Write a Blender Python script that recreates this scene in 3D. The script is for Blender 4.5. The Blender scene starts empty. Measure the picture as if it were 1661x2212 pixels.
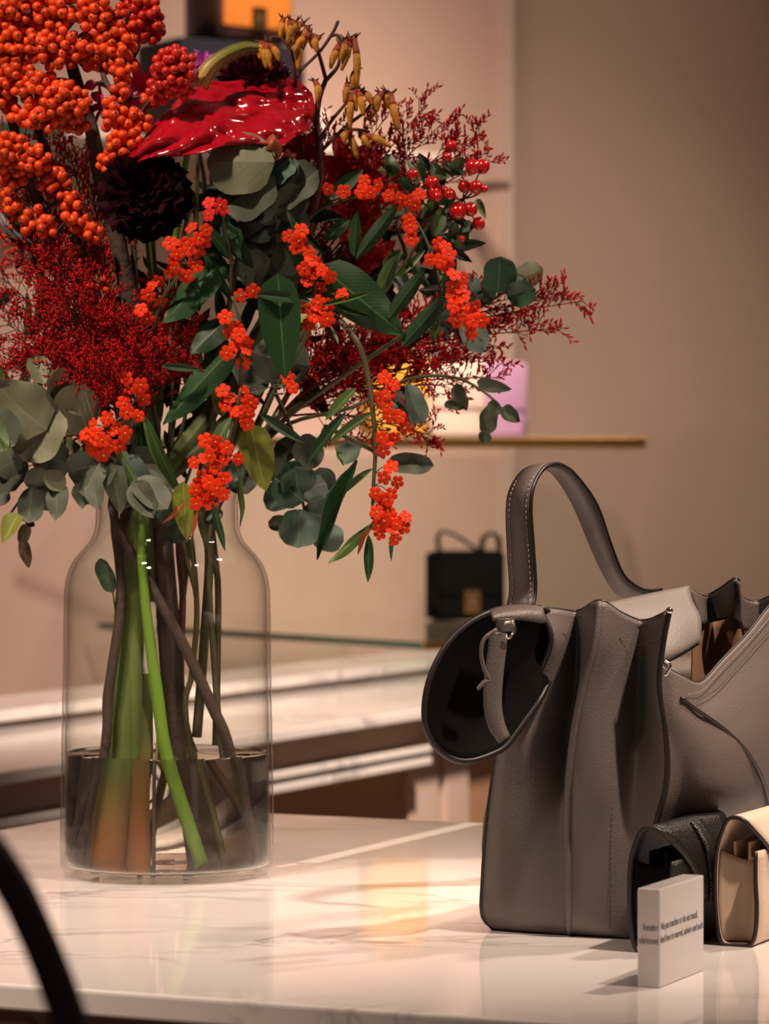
import bpy, math, random
from mathutils import Vector, Matrix
R = random.Random(11)
V = Vector
F, CX, HY, CZ = 7250.0, 830.5, 1050.0, 1.25      # focal length in pixels, principal column, horizon row, eye height
ZT = 0.9032                                       # marble table top
def P(px, py, Y): return V(((px-CX)/F*Y, Y, CZ-(py-HY)/F*Y))
scn = bpy.context.scene
COL = scn.collection
# ------------------------------------------------------------------ camera, world, lights
cam = bpy.data.cameras.new('camera'); co = bpy.data.objects.new('camera', cam); COL.objects.link(co)
cam.sensor_fit = 'VERTICAL'; cam.sensor_height = 36.0; cam.lens = F/2212*36.0
cam.shift_y = -56.0/2212; cam.clip_start = 0.05; cam.clip_end = 60
co.location = (0, 0, CZ); co.rotation_euler = (math.pi/2, 0, 0)
cam.dof.use_dof = True; cam.dof.focus_distance = 2.69; cam.dof.aperture_fstop = 11.0
scn.camera = co
w = bpy.data.worlds.new('world'); scn.world = w; w.use_nodes = True
bg = w.node_tree.nodes['Background']; bg.inputs[0].default_value = (1.0, 0.70, 0.55, 1); bg.inputs[1].default_value = 0.05
scn.view_settings.view_transform = 'Standard'; scn.view_settings.look = 'None'
scn.view_settings.exposure = 0.0; scn.view_settings.gamma = 1.0; scn.view_settings.use_curve_mapping = False
WARM = (1.0, 0.76, 0.60)
def lamp(name, loc, aim, power, size, color=WARM, spread=70):
    l = bpy.data.lights.new(name, 'AREA'); l.shape = 'DISK'; l.size = size; l.energy = power; l.color = color
    l.spread = math.radians(spread)
    o = bpy.data.objects.new(name, l); COL.objects.link(o); o.location = loc
    o.rotation_euler = (V(aim)-V(loc)).to_track_quat('-Z', 'Y').to_euler()
    return o
lamp('ceiling_spot_table', (1.35, 3.25, 3.0), (0.16, 2.38, 0.92), 3.9, 0.14, WARM, 56)
lamp('ceiling_spot_bouquet', (-0.95, 1.95, 3.1), (-0.26, 3.0, 1.42), 2.05, 0.16, WARM, 34)
lamp('ceiling_spot_overhead', (1.05, 1.95, 3.1), (0.22, 2.74, 1.08), 2.6, 0.10, WARM, 30)
lamp('ceiling_spot_tabletop', (-0.85, 1.45, 3.0), (-0.42, 2.50, 0.9), 2.4, 0.16, WARM, 32)
lamp('ceiling_spot_shelves', (0.15, 6.2, 3.4), (-0.1, 7.9, 0.95), 10.5, 0.25, WARM, 60)
lamp('upper_wall_fill', (0.25, 6.7, 3.5), (0.05, 8.0, 2.15), 2.6, 0.2, WARM, 60)  # added fill light that brightens the upper fabric wall
lamp('ceiling_spot_bags', (0.5, 6.2, 3.3), (0.16, 7.5, 1.45), 1.3, 0.2, WARM, 26)
lamp('ceiling_spot_bench', (0.75, 4.5, 3.1), (-0.1, 5.9, 0.82), 20, 0.2, WARM, 60)
def streak_spot(loc, rz, power, hx, hy):
    "added spot, masked to a narrow slit to draw a streak of light"
    l = bpy.data.lights.new('streak_spot', 'SPOT'); l.energy = power; l.color = (1, .80, .62); l.shadow_soft_size = 0.0008; l.spot_size = 0.5; l.spot_blend = 0
    l.use_nodes = True; nt = l.node_tree; L = nt.links.new; em = nt.nodes['Emission']
    tc = nt.nodes.new('ShaderNodeTexCoord'); sp = nt.nodes.new('ShaderNodeSeparateXYZ'); L(tc.outputs['Normal'], sp.inputs[0])
    fac = []
    for ax, h in (('X', hx), ('Y', hy)):
        d = nt.nodes.new('ShaderNodeMath'); d.operation = 'DIVIDE'; L(sp.outputs[ax], d.inputs[0]); L(sp.outputs['Z'], d.inputs[1])
        a = nt.nodes.new('ShaderNodeMath'); a.operation = 'ABSOLUTE'; L(d.outputs[0], a.inputs[0])
        c = nt.nodes.new('ShaderNodeMath'); c.operation = 'LESS_THAN'; L(a.outputs[0], c.inputs[0]); c.inputs[1].default_value = h; fac.append(c)
    m = nt.nodes.new('ShaderNodeMath'); m.operation = 'MULTIPLY'; L(fac[0].outputs[0], m.inputs[0]); L(fac[1].outputs[0], m.inputs[1]); L(m.outputs[0], em.inputs['Strength'])
    o = bpy.data.objects.new('streak_spot', l); COL.objects.link(o); o.location = loc; o.rotation_euler = (0, 0, rz)
streak_spot((0.0, 3.25, 3.1), math.atan2(0.91, 0.414), 190, 0.112, 0.0046)  # added light with no known fixture: draws the bright streak on the marble
lamp('ceiling_spot_wall', (1.0, 5.4, 3.4), (0.6, 8.0, 0.9), 2.7, 0.5, WARM, 100)
# ------------------------------------------------------------------ materials
def mat(name, col, rough=0.5, metal=0.0, var=0.0, bump=0.0, bscale=200, spec=0.5, trans=0.0, emit=None, coat=0.0, sss=0.0, noise=0.0, nscale=30):
    m = bpy.data.materials.new(name); m.use_nodes = True
    nt = m.node_tree; b = nt.nodes['Principled BSDF']; L = nt.links.new
    b.inputs['Base Color'].default_value = (*col, 1); b.inputs['Roughness'].default_value = rough
    b.inputs['Metallic'].default_value = metal; b.inputs['Specular IOR Level'].default_value = spec
    b.inputs['Transmission Weight'].default_value = trans; b.inputs['Coat Weight'].default_value = coat
    if sss: b.inputs['Subsurface Weight'].default_value = sss; b.inputs['Subsurface Scale'].default_value = 0.004
    src = None
    tc = nt.nodes.new('ShaderNodeTexCoord')
    if var or noise:
        hs = nt.nodes.new('ShaderNodeHueSaturation'); hs.inputs['Color'].default_value = (*col, 1)
        add = nt.nodes.new('ShaderNodeMath'); add.operation = 'MULTIPLY_ADD'
        oi = nt.nodes.new('ShaderNodeObjectInfo')
        L(oi.outputs['Random'], add.inputs[0]); add.inputs[1].default_value = 2*var; add.inputs[2].default_value = 1-var
        if noise:
            nz = nt.nodes.new('ShaderNodeTexNoise'); nz.inputs['Scale'].default_value = nscale; nz.inputs['Detail'].default_value = 4
            L(tc.outputs['Object'], nz.inputs['Vector'])
            a2 = nt.nodes.new('ShaderNodeMath'); a2.operation = 'MULTIPLY_ADD'; a2.inputs[1].default_value = 2*noise
            a3 = nt.nodes.new('ShaderNodeMath'); a3.operation = 'SUBTRACT'; L(add.outputs[0], a3.inputs[0]); a3.inputs[1].default_value = noise
            L(nz.outputs['Fac'], a2.inputs[0]); L(a3.outputs[0], a2.inputs[2]); L(a2.outputs[0], hs.inputs['Value'])
        else: L(add.outputs[0], hs.inputs['Value'])
        L(hs.outputs['Color'], b.inputs['Base Color'])
    if bump:
        nz = nt.nodes.new('ShaderNodeTexNoise'); nz.inputs['Scale'].default_value = bscale; nz.inputs['Detail'].default_value = 3
        L(tc.outputs['Object'], nz.inputs['Vector'])
        bp = nt.nodes.new('ShaderNodeBump'); bp.inputs['Strength'].default_value = bump; bp.inputs['Distance'].default_value = 0.002
        L(nz.outputs['Fac'], bp.inputs['Height']); L(bp.outputs['Normal'], b.inputs['Normal'])
    if emit: b.inputs['Emission Color'].default_value = (*emit[:3], 1); b.inputs['Emission Strength'].default_value = emit[3]
    return m
def leather(name, col, rough=0.5, scale=700, strength=0.22, spec=0.4):
    m = mat(name, col, rough, spec=spec); nt = m.node_tree; L = nt.links.new; b = nt.nodes['Principled BSDF']
    tc = nt.nodes.new('ShaderNodeTexCoord'); vo = nt.nodes.new('ShaderNodeTexVoronoi'); vo.inputs['Scale'].default_value = scale
    nz = nt.nodes.new('ShaderNodeTexNoise'); nz.inputs['Scale'].default_value = scale*0.5; nz.inputs['Detail'].default_value = 4
    L(tc.outputs['Object'], vo.inputs['Vector']); L(tc.outputs['Object'], nz.inputs['Vector'])
    ad = nt.nodes.new('ShaderNodeMath'); ad.operation = 'ADD'; L(vo.outputs['Distance'], ad.inputs[0]); L(nz.outputs['Fac'], ad.inputs[1])
    bp = nt.nodes.new('ShaderNodeBump'); bp.inputs['Strength'].default_value = strength; bp.inputs['Distance'].default_value = 0.0012
    L(ad.outputs[0], bp.inputs['Height']); L(bp.outputs['Normal'], b.inputs['Normal'])
    return m
def marble(name, scale=1.0, rough=0.06):
    m = mat(name, (0.8, 0.74, 0.71), rough); nt = m.node_tree; L = nt.links.new; b = nt.nodes['Principled BSDF']
    tc = nt.nodes.new('ShaderNodeTexCoord'); mp = nt.nodes.new('ShaderNodeMapping'); mp.inputs['Rotation'].default_value = (0, 0, 0.7)
    mp.inputs['Scale'].default_value = (0.55*scale, 1.5*scale, 1.0*scale); L(tc.outputs['Object'], mp.inputs['Vector'])
    nz = nt.nodes.new('ShaderNodeTexNoise'); nz.inputs['Scale'].default_value = 4.5; nz.inputs['Detail'].default_value = 9
    nz.inputs['Roughness'].default_value = 0.62; nz.inputs['Distortion'].default_value = 1.6; L(mp.outputs[0], nz.inputs['Vector'])
    s = nt.nodes.new('ShaderNodeMath'); s.operation = 'SUBTRACT'; L(nz.outputs['Fac'], s.inputs[0]); s.inputs[1].default_value = 0.5
    ab = nt.nodes.new('ShaderNodeMath'); ab.operation = 'ABSOLUTE'; L(s.outputs[0], ab.inputs[0])
    n2 = nt.nodes.new('ShaderNodeTexNoise'); n2.inputs['Scale'].default_value = 3.0; n2.inputs['Detail'].default_value = 5; L(mp.outputs[0], n2.inputs['Vector'])
    mr = nt.nodes.new('ShaderNodeMapRange'); mr.inputs[1].default_value = 0.47; mr.inputs[2].default_value = 0.68; L(n2.outputs['Fac'], mr.inputs[0])
    r = nt.nodes.new('ShaderNodeValToRGB'); e = r.color_ramp.elements
    e[0].position = 0.0; e[0].color = (0.24, 0.22, 0.22, 1); e[1].position = 0.045; e[1].color = (0.80, 0.76, 0.74, 1)
    x = r.color_ramp.elements.new(0.016); x.color = (0.58, 0.55, 0.54, 1)
    L(ab.outputs[0], r.inputs[0])
    mx = nt.nodes.new('ShaderNodeMix'); mx.data_type = 'RGBA'; L(mr.outputs[0], mx.inputs[0]); mx.inputs[6].default_value = (0.80, 0.76, 0.74, 1); L(r.outputs[0], mx.inputs[7])
    L(mx.outputs[2], b.inputs['Base Color'])
    return m
def fabric(name, c1, c2, freq):
    m = mat(name, c1, 0.9, spec=0.15); nt = m.node_tree; L = nt.links.new; b = nt.nodes['Principled BSDF']
    tc = nt.nodes.new('ShaderNodeTexCoord'); wv = nt.nodes.new('ShaderNodeTexWave'); wv.bands_direction = 'Z'
    wv.inputs['Scale'].default_value = freq; wv.inputs['Distortion'].default_value = 1.2; wv.inputs['Detail'].default_value = 3; wv.inputs['Detail Scale'].default_value = 0.6
    L(tc.outputs['Object'], wv.inputs['Vector'])
    mx = nt.nodes.new('ShaderNodeMix'); mx.data_type = 'RGBA'; L(wv.outputs['Fac'], mx.inputs[0]); mx.inputs[6].default_value = (*c1, 1); mx.inputs[7].default_value = (*c2, 1)
    L(mx.outputs[2], b.inputs['Base Color'])
    bp = nt.nodes.new('ShaderNodeBump'); bp.inputs['Strength'].default_value = 0.3; bp.inputs['Distance'].default_value = 0.002
    L(wv.outputs['Fac'], bp.inputs['Height']); L(bp.outputs['Normal'], b.inputs['Normal'])
    return m
def clear_glass(name, tint, ior=1.45, rough=0.0):
    m = bpy.data.materials.new(name); m.use_nodes = True; nt = m.node_tree; L = nt.links.new
    nt.nodes.remove(nt.nodes['Principled BSDF']); out = nt.nodes['Material Output']
    t = nt.nodes.new('ShaderNodeBsdfTransparent'); t.inputs[0].default_value = (*tint, 1)
    g = nt.nodes.new('ShaderNodeBsdfGlossy'); g.inputs['Roughness'].default_value = rough; g.inputs['Color'].default_value = (1, 1, 1, 1)
    fr = nt.nodes.new('ShaderNodeFresnel'); ge = nt.nodes.new('ShaderNodeNewGeometry'); mr = nt.nodes.new('ShaderNodeMapRange')
    mr.inputs[3].default_value = ior; mr.inputs[4].default_value = 1/ior; L(ge.outputs['Backfacing'], mr.inputs[0]); L(mr.outputs[0], fr.inputs['IOR'])
    mx = nt.nodes.new('ShaderNodeMixShader'); L(fr.outputs[0], mx.inputs[0]); L(t.outputs[0], mx.inputs[1]); L(g.outputs[0], mx.inputs[2]); L(mx.outputs[0], out.inputs[0])
    return m
def refract(name, col, ior, rough=0.0):
    m = bpy.data.materials.new(name); m.use_nodes = True; nt = m.node_tree; L = nt.links.new
    nt.nodes.remove(nt.nodes['Principled BSDF']); out = nt.nodes['Material Output']
    g = nt.nodes.new('ShaderNodeBsdfGlass'); g.inputs['Color'].default_value = (*col, 1); g.inputs['IOR'].default_value = ior; g.inputs['Roughness'].default_value = rough
    L(g.outputs[0], out.inputs[0]); return m
def gradz(name, z0, c0, z1, c1, rough=0.45):
    "colour that changes along the world height of a stalk (green above, browned towards the cut end)"
    m = mat(name, c0, rough); nt = m.node_tree; L = nt.links.new; b = nt.nodes['Principled BSDF']
    ge = nt.nodes.new('ShaderNodeNewGeometry'); sx = nt.nodes.new('ShaderNodeSeparateXYZ'); L(ge.outputs['Position'], sx.inputs[0])
    nz = nt.nodes.new('ShaderNodeTexNoise'); nz.inputs['Scale'].default_value = 60
    mr = nt.nodes.new('ShaderNodeMapRange'); mr.inputs[1].default_value = z0; mr.inputs[2].default_value = z1; L(sx.outputs['Z'], mr.inputs[0])
    mx = nt.nodes.new('ShaderNodeMix'); mx.data_type = 'RGBA'; L(mr.outputs[0], mx.inputs[0]); mx.inputs[6].default_value = (*c0, 1); mx.inputs[7].default_value = (*c1, 1)
    L(mx.outputs[2], b.inputs['Base Color']); return m
M = {}
M['marble'] = marble('white_veined_marble', 1.0, 0.05); M['marble2'] = marble('bench_marble', 0.8, 0.12)
M['fabric'] = fabric('ribbed_beige_fabric', (0.64, 0.46, 0.39), (0.54, 0.378, 0.315), 55)
M['taupe'] = mat('taupe_plaster', (0.36, 0.27, 0.22), 0.75, noise=0.03, nscale=6, spec=0.25)
M['trim'] = mat('pale_trim_paint', (0.60, 0.47, 0.40), 0.6)
M['floor'] = mat('floor_stone', (0.35, 0.27, 0.22), 0.35, noise=0.1, nscale=3)
M['tan'] = mat('tan_lacquer', (0.56, 0.39, 0.29), 0.4); M['brown'] = mat('brown_wood', (0.46, 0.27, 0.17), 0.4, noise=0.12, nscale=9)
M['shade'] = mat('umber_metal_and_shade', (0.17, 0.11, 0.085), 0.45)  # dark metal colour, also used to paint recess shadow on the bench
M['glass'] = clear_glass('shelf_glass', (0.90, 0.95, 0.92)); M['greenglass'] = mat('green_glass_edge', (0.06, 0.13, 0.09), 0.15, spec=0.6)
M['gold'] = mat('brushed_brass', (0.62, 0.36, 0.13), 0.28, metal=1.0); M['silver'] = mat('polished_steel', (0.85, 0.8, 0.75), 0.12, metal=1.0)
M['vase'] = clear_glass('vase_glass', (0.985, 0.985, 0.975), 1.42); M['water'] = refract('vase_water', (0.99, 0.975, 0.94), 1.333)
M['bag'] = leather('taupe_grey_leather', (0.122, 0.103, 0.094), 0.5); M['bagdark'] = mat('painted_leather_edge', (0.016, 0.012, 0.011), 0.45)
M['handle'] = leather('dark_taupe_leather', (0.105, 0.085, 0.078), 0.45)
M['baglight'] = leather('light_taupe_leather', (0.155, 0.135, 0.125), 0.55)
M['blackskin'] = leather('black_smooth_leather', (0.004, 0.0033, 0.0033), 0.75, 600, 0.1, 0.08); M['suede'] = mat('tan_suede', (0.20, 0.105, 0.05), 0.9, noise=0.15, nscale=60)
M['thread'] = mat('dark_thread', (0.05, 0.04, 0.036), 0.7); M['threadlight'] = mat('pale_thread', (0.32, 0.27, 0.24), 0.7)
M['blackgrain'] = leather('black_grained_leather', (0.008, 0.007, 0.0068), 0.36, 900, 0.5, 0.5); M['cream'] = leather('cream_grained_leather', (0.70, 0.55, 0.43), 0.5, 800, 0.25)
M['creamin'] = mat('beige_lining', (0.45, 0.33, 0.24), 0.7)
M['acrylic'] = mat('milky_acrylic', (0.92, 0.87, 0.87), 0.2, trans=0.35, spec=0.5, coat=0.4); M['ink'] = mat('grey_ink', (0.10, 0.09, 0.09), 0.6)
M['plum'] = mat('plum_leather', (0.04, 0.014, 0.03), 0.45)
M['mustard'] = leather('mustard_leather', (0.75, 0.36, 0.05), 0.4, 300, .1); M['blush'] = leather('blush_leather', (0.72, 0.55, 0.48), 0.4, 300, .1); M['lilac'] = leather('lilac_leather', (0.46, 0.26, 0.43), 0.4, 300, .1)
M['orange'] = leather('orange_leather', (0.62, 0.20, 0.035), 0.4, 300, .1); M['chestnut'] = leather('dark_chestnut_leather', (0.05, 0.022, 0.018), 0.4, 300, .1); M['navy'] = mat('navy_card', (0.010, 0.011, 0.022), 0.5)
M['white'] = mat('white_card', (0.75, 0.66, 0.6), 0.5)
# plants
M['bark'] = mat('dark_bark', (0.060, 0.040, 0.029), 0.8, bump=0.8, bscale=160); M['wood'] = mat('olive_brown_stem', (0.070, 0.045, 0.026), 0.6, bump=0.5, bscale=120, noise=0.3, nscale=40)
M['oliv'] = mat('olive_stem', (0.075, 0.070, 0.028), 0.5, noise=0.25, nscale=40); M['green'] = mat('bright_green_stem', (0.15, 0.30, 0.03), 0.4, noise=0.12, nscale=25)
M['stalk'] = gradz('amaryllis_stalk', 0.935, (0.30, 0.12, 0.035), 1.005, (0.14, 0.20, 0.050)); M['stalk2'] = gradz('amaryllis_stalk_brown', 0.945, (0.34, 0.125, 0.04), 1.03, (0.13, 0.17, 0.045))
M['berry'] = mat('orange_berry', (0.66, 0.062, 0.008), 0.38, var=0.25, spec=0.28); M['berry2'] = mat('scarlet_berry', (0.56, 0.026, 0.012), 0.36, var=0.2, spec=0.3); M['dot'] = mat('berry_tip', (0.06, 0.01, 0.004), 0.6)
M['leaf'] = mat('deep_green_leaf', (0.013, 0.046, 0.014), 0.5, var=0.35, bump=0.25, bscale=14, spec=0.28); M['rib'] = mat('pale_leaf_rib', (0.05, 0.12, 0.04), 0.5)
M['leafmid'] = mat('mid_green_leaf', (0.055, 0.105, 0.024), 0.42, var=0.3, bump=0.25, bscale=14); M['ribmid'] = mat('mid_leaf_rib', (0.12, 0.19, 0.06), 0.5)
M['leafyel'] = mat('yellow_green_leaf', (0.16, 0.185, 0.022), 0.45, var=0.2, noise=0.25, nscale=30); M['ribyel'] = mat('yellow_leaf_rib', (0.25, 0.26, 0.06), 0.5)
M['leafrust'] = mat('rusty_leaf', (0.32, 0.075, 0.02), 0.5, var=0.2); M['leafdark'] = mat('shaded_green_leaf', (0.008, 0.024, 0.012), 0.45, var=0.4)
M['euc'] = mat('grey_green_leaf', (0.088, 0.108, 0.074), 0.55, var=0.25, noise=0.22, nscale=3, spec=0.3); M['eucrib'] = mat('grey_green_rib', (0.17, 0.18, 0.125), 0.6)
M['eucblue'] = mat('blue_green_leaf', (0.068, 0.105, 0.082), 0.55, var=0.3, noise=0.2, nscale=3, spec=0.3); M['euclt'] = mat('pale_sage_leaf', (0.145, 0.155, 0.088), 0.6, var=0.2, noise=0.2, nscale=3)
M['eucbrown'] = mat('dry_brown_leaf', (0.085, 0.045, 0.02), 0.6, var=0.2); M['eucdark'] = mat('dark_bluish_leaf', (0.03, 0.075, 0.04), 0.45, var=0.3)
M['petal'] = mat('vermilion_petal', (0.74, 0.034, 0.005), 0.6, var=0.2, spec=0.15); M['petal2'] = mat('coral_petal', (0.62, 0.02, 0.02), 0.6, var=0.2, spec=0.15); M['eye'] = mat('golden_flower_eye', (0.62, 0.24, 0.02), 0.5)
M['limon'] = mat('crimson_floret', (0.46, 0.008, 0.010), 0.6, spec=0.12); M['limon2'] = mat('scarlet_floret', (0.72, 0.028, 0.008), 0.6, spec=0.12); M['limstem'] = mat('wine_twig', (0.16, 0.022, 0.014), 0.7, spec=0.15)
M['wine'] = mat('wine_petal', (0.016, 0.0012, 0.0018), 0.7, var=0.4, spec=0.08); M['mum'] = mat('burgundy_petal', (0.095, 0.008, 0.016), 0.42, var=0.3)
M['pink'] = mat('magenta_petal', (0.68, 0.02, 0.17), 0.45, var=0.2); M['violet'] = mat('violet_petal', (0.28, 0.012, 0.22), 0.45, var=0.2)
M['amar'] = mat('red_amaryllis_petal', (0.60, 0.008, 0.012), 0.42, var=0.2, bump=0.3, bscale=60); M['spathe'] = mat('glossy_red_spathe', (0.40, 0.004, 0.016), 0.16, spec=0.5, coat=0.5, bump=0.6, bscale=34, noise=0.45, nscale=22)
M['spadix'] = gradz('spadix', 1.60, (0.62, 0.36, 0.10), 1.635, (0.16, 0.17, 0.02)); M['paw'] = mat('mustard_paw_flower', (0.52, 0.22, 0.012), 0.6, var=0.25, bump=0.4, bscale=300); M['pawred'] = mat('rust_paw_base', (0.30, 0.045, 0.008), 0.6, var=0.3); M['pawtip'] = mat('dry_paw_tip', (0.12, 0.05, 0.025), 0.7)
M['pawstem'] = mat('russet_stem', (0.11, 0.03, 0.018), 0.7, bump=0.4, bscale=300)
M['hyp'] = mat('glossy_red_berry', (0.58, 0.008, 0.012), 0.14, var=0.15, coat=0.6)
def veins(m, dens=62.0, k=0.7, amt=0.16):
    "pinnate veins running from the midrib: fine relief and a slight lightening"
    nt = m.node_tree; L = nt.links.new; b = nt.nodes['Principled BSDF']
    tc = nt.nodes.new('ShaderNodeTexCoord'); sp = nt.nodes.new('ShaderNodeSeparateXYZ'); L(tc.outputs['Object'], sp.inputs[0])
    def mth(op, a, c):
        n = nt.nodes.new('ShaderNodeMath'); n.operation = op
        for i, x in enumerate((a, c)):
            if x is None: continue
            if isinstance(x, (int, float)): n.inputs[i].default_value = x
            else: L(x, n.inputs[i])
        return n.outputs[0]
    ax = mth('ABSOLUTE', sp.outputs['X'], None); t = mth('SUBTRACT', sp.outputs['Y'], mth('MULTIPLY', ax, k)); w = mth('POWER', mth('ABSOLUTE', mth('SINE', mth('MULTIPLY', t, dens), None), None), 26)
    bp = nt.nodes.new('ShaderNodeBump'); bp.inputs['Strength'].default_value = .10; bp.inputs['Distance'].default_value = .001; L(w, bp.inputs['Height']); L(bp.outputs['Normal'], b.inputs['Normal'])
    if b.inputs['Base Color'].links:
        src = b.inputs['Base Color'].links[0].from_socket; br = nt.nodes.new('ShaderNodeMix'); br.data_type = 'RGBA'; br.blend_type = 'ADD'; L(mth('MULTIPLY', w, amt), br.inputs[0]); L(src, br.inputs[6]); br.inputs[7].default_value = (.05, .10, .04, 1); L(br.outputs[2], b.inputs['Base Color'])
for k in ('leaf', 'leafmid', 'leafdark'): veins(M[k])
for k in ('euc', 'eucblue', 'euclt', 'eucdark'): veins(M[k], 22, 1.0, .10)
# ------------------------------------------------------------------ mesh builder
def cr(pts, n=6):
    pts = [V(p) for p in pts]
    if len(pts) < 3:
        return [pts[0].lerp(pts[-1], i/n) for i in range(n+1)]
    q = [pts[0]*2-pts[1]] + pts + [pts[-1]*2-pts[-2]]
    out = []
    for i in range(1, len(q)-2):
        a, b, c, d = q[i-1], q[i], q[i+1], q[i+2]
        for k in range(n):
            t = k/n
            out.append(0.5*((2*b)+(c-a)*t+(2*a-5*b+4*c-d)*t*t+(3*b-a-3*c+d)*t**3))
    out.append(pts[-1]); return out
def lerpl(l, t):
    if not isinstance(l, (list, tuple)): return l
    x = t*(len(l)-1); i = min(int(x), len(l)-2); return l[i]+(l[i+1]-l[i])*(x-i)
class MB:
    def __init__(s): s.v = []; s.f = []; s.m = []
    def face(s, f, m=0): s.f.append(tuple(f)); s.m.append(m)
    def tube(s, pts, r, n=8, m=0, cap=True):
        pts = [V(p) for p in pts]; k0 = len(s.v); N = len(pts); up = None
        for i, p in enumerate(pts):
            t = (pts[min(i+1, N-1)]-pts[max(i-1, 0)])
            t = t.normalized() if t.length > 1e-9 else V((0, 0, 1))
            if up is None: up = t.orthogonal().normalized()
            up = (up-t*up.dot(t)); up = up.normalized() if up.length > 1e-6 else t.orthogonal().normalized()
            b = t.cross(up); rr = lerpl(r, i/(N-1))
            for j in range(n):
                a = 2*math.pi*j/n; s.v.append(p+(up*math.cos(a)+b*math.sin(a))*rr)
        for i in range(N-1):
            for j in range(n):
                a = k0+i*n+j; b2 = k0+i*n+(j+1) % n; s.face((a, b2, b2+n, a+n), m)
        if cap:
            s.face([k0+j for j in range(n)][::-1], m); s.face([k0+(N-1)*n+j for j in range(n)], m)
        return s
    def box(s, x0, x1, y0, y1, z0, z1, M4=None, m=0):
        k = len(s.v)
        for z in (z0, z1):
            for x, y in ((x0, y0), (x1, y0), (x1, y1), (x0, y1)):
                p = V((x, y, z)); s.v.append(M4 @ p if M4 else p)
        for f in ((3, 2, 1, 0), (4, 5, 6, 7), (0, 1, 5, 4), (1, 2, 6, 5), (2, 3, 7, 6), (3, 0, 4, 7)): s.face([k+i for i in f], m)
        return s
    def grid(s, rows, m=0, mcol=None, close=False):
        k = len(s.v); nr, nc = len(rows), len(rows[0])
        for r in rows: s.v += [V(p) for p in r]
        for i in range(nr-1):
            for j in range(nc-1 if not close else nc):
                a = k+i*nc+j; b = k+i*nc+(j+1) % nc
                s.face((a, b, b+nc, a+nc), mcol(i, j) if mcol else m)
        return s
    def lathe(s, prof, c, n=64, m=0):
        k = len(s.v); N = len(prof)
        for r, z in prof:
            for j in range(n):
                a = 2*math.pi*j/n; s.v.append(V((c[0]+r*math.cos(a), c[1]+r*math.sin(a), z)))
        for i in range(N-1):
            for j in range(n):
                a = k+i*n+j; b = k+i*n+(j+1) % n; s.face((a, b, b+n, a+n), m)
        return s
    def ball(s, c, r, n=8, rings=(0.2, 0.7, 1.2, 1.75, 2.3, 2.8), m=0, mcap=None, sq=1.0, ax=None):
        k = len(s.v); c = V(c); Q = ax.to_track_quat('Z', 'Y').to_matrix() if ax else Matrix.Identity(3)
        for t in rings:
            for j in range(n):
                a = 2*math.pi*j/n; s.v.append(c+Q @ V((r*math.sin(t)*math.cos(a), r*math.sin(t)*math.sin(a), r*sq*math.cos(t))))
        for i in range(len(rings)-1):
            for j in range(n):
                a = k+i*n+j; b = k+i*n+(j+1) % n; s.face((a, a+n, b+n, b), m)
        s.face([k+j for j in range(n)], mcap if mcap is not None else m); e = k+(len(rings)-1)*n; s.face([e+j for j in range(n)][::-1], m)
        return s
    def mesh(s, name, mats, smooth=True):
        me = bpy.data.meshes.new(name); me.from_pydata([tuple(v) for v in s.v], [], s.f)
        for x in (mats if isinstance(mats, (list, tuple)) else [mats]): me.materials.append(x)
        me.polygons.foreach_set('material_index', s.m)
        if smooth: me.polygons.foreach_set('use_smooth', [True]*len(s.f))
        me.update(); return me
    def obj(s, name, mats, parent=None, smooth=True, bevel=0, solid=0, subs=0, soff=0.0, label=None, kind=None):
        if parent is not None:
            o0 = parent_origin(parent); s.v = [v-o0 for v in s.v]
        o = bpy.data.objects.new(name, s.mesh(name, mats, smooth)); COL.objects.link(o); o.parent = parent
        if solid: md = o.modifiers.new('solid', 'SOLIDIFY'); md.thickness = solid; md.offset = soff
        if bevel: md = o.modifiers.new('bevel', 'BEVEL'); md.width = bevel; md.segments = 3; md.limit_method = 'ANGLE'
        if subs: md = o.modifiers.new('sub', 'SUBSURF'); md.levels = subs; md.render_levels = subs
        if label: o['label'] = label
        if kind: o['kind'] = kind
        return o
def parent_origin(p):
    o = V((0, 0, 0))
    while p is not None: o += p.location; p = p.parent
    return o
def tag(o, label, cat, group=None):
    o['label'] = label; o['category'] = cat
    if group: o['group'] = group
    return o
def thing(name, label, cat, loc, group=None):
    o = bpy.data.objects.new(name, None); COL.objects.link(o); o.location = loc; o.empty_display_size = 0.02
    return tag(o, label, cat, group)
def inst(name, me, Mx, parent, label=None):
    o = bpy.data.objects.new(name, me); COL.objects.link(o); o.parent = parent
    o.matrix_basis = Matrix.Translation(-parent_origin(parent)) @ Mx
    if label: o['label'] = label
    return o
def structure(o): o['kind'] = 'structure'; return o
def basis(y, z, o, sx=1, sy=1, sz=1):
    y = y.normalized(); z = (z-y*z.dot(y)); z = z.normalized() if z.length > 1e-6 else y.orthogonal().normalized()
    x = y.cross(z)
    return Matrix(((x.x*sx, y.x*sy, z.x*sz, o.x), (x.y*sx, y.y*sy, z.y*sz, o.y), (x.z*sx, y.z*sy, z.z*sz, o.z), (0, 0, 0, 1)))
def rv(s=1.0): return V((R.uniform(-s, s), R.uniform(-s, s), R.uniform(-s, s)))
def patch(ctrl, su=4, sv=4):
    a = [cr(r, sv) for r in ctrl]; return [list(x) for x in zip(*[cr(c, su) for c in zip(*a)])]
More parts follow.
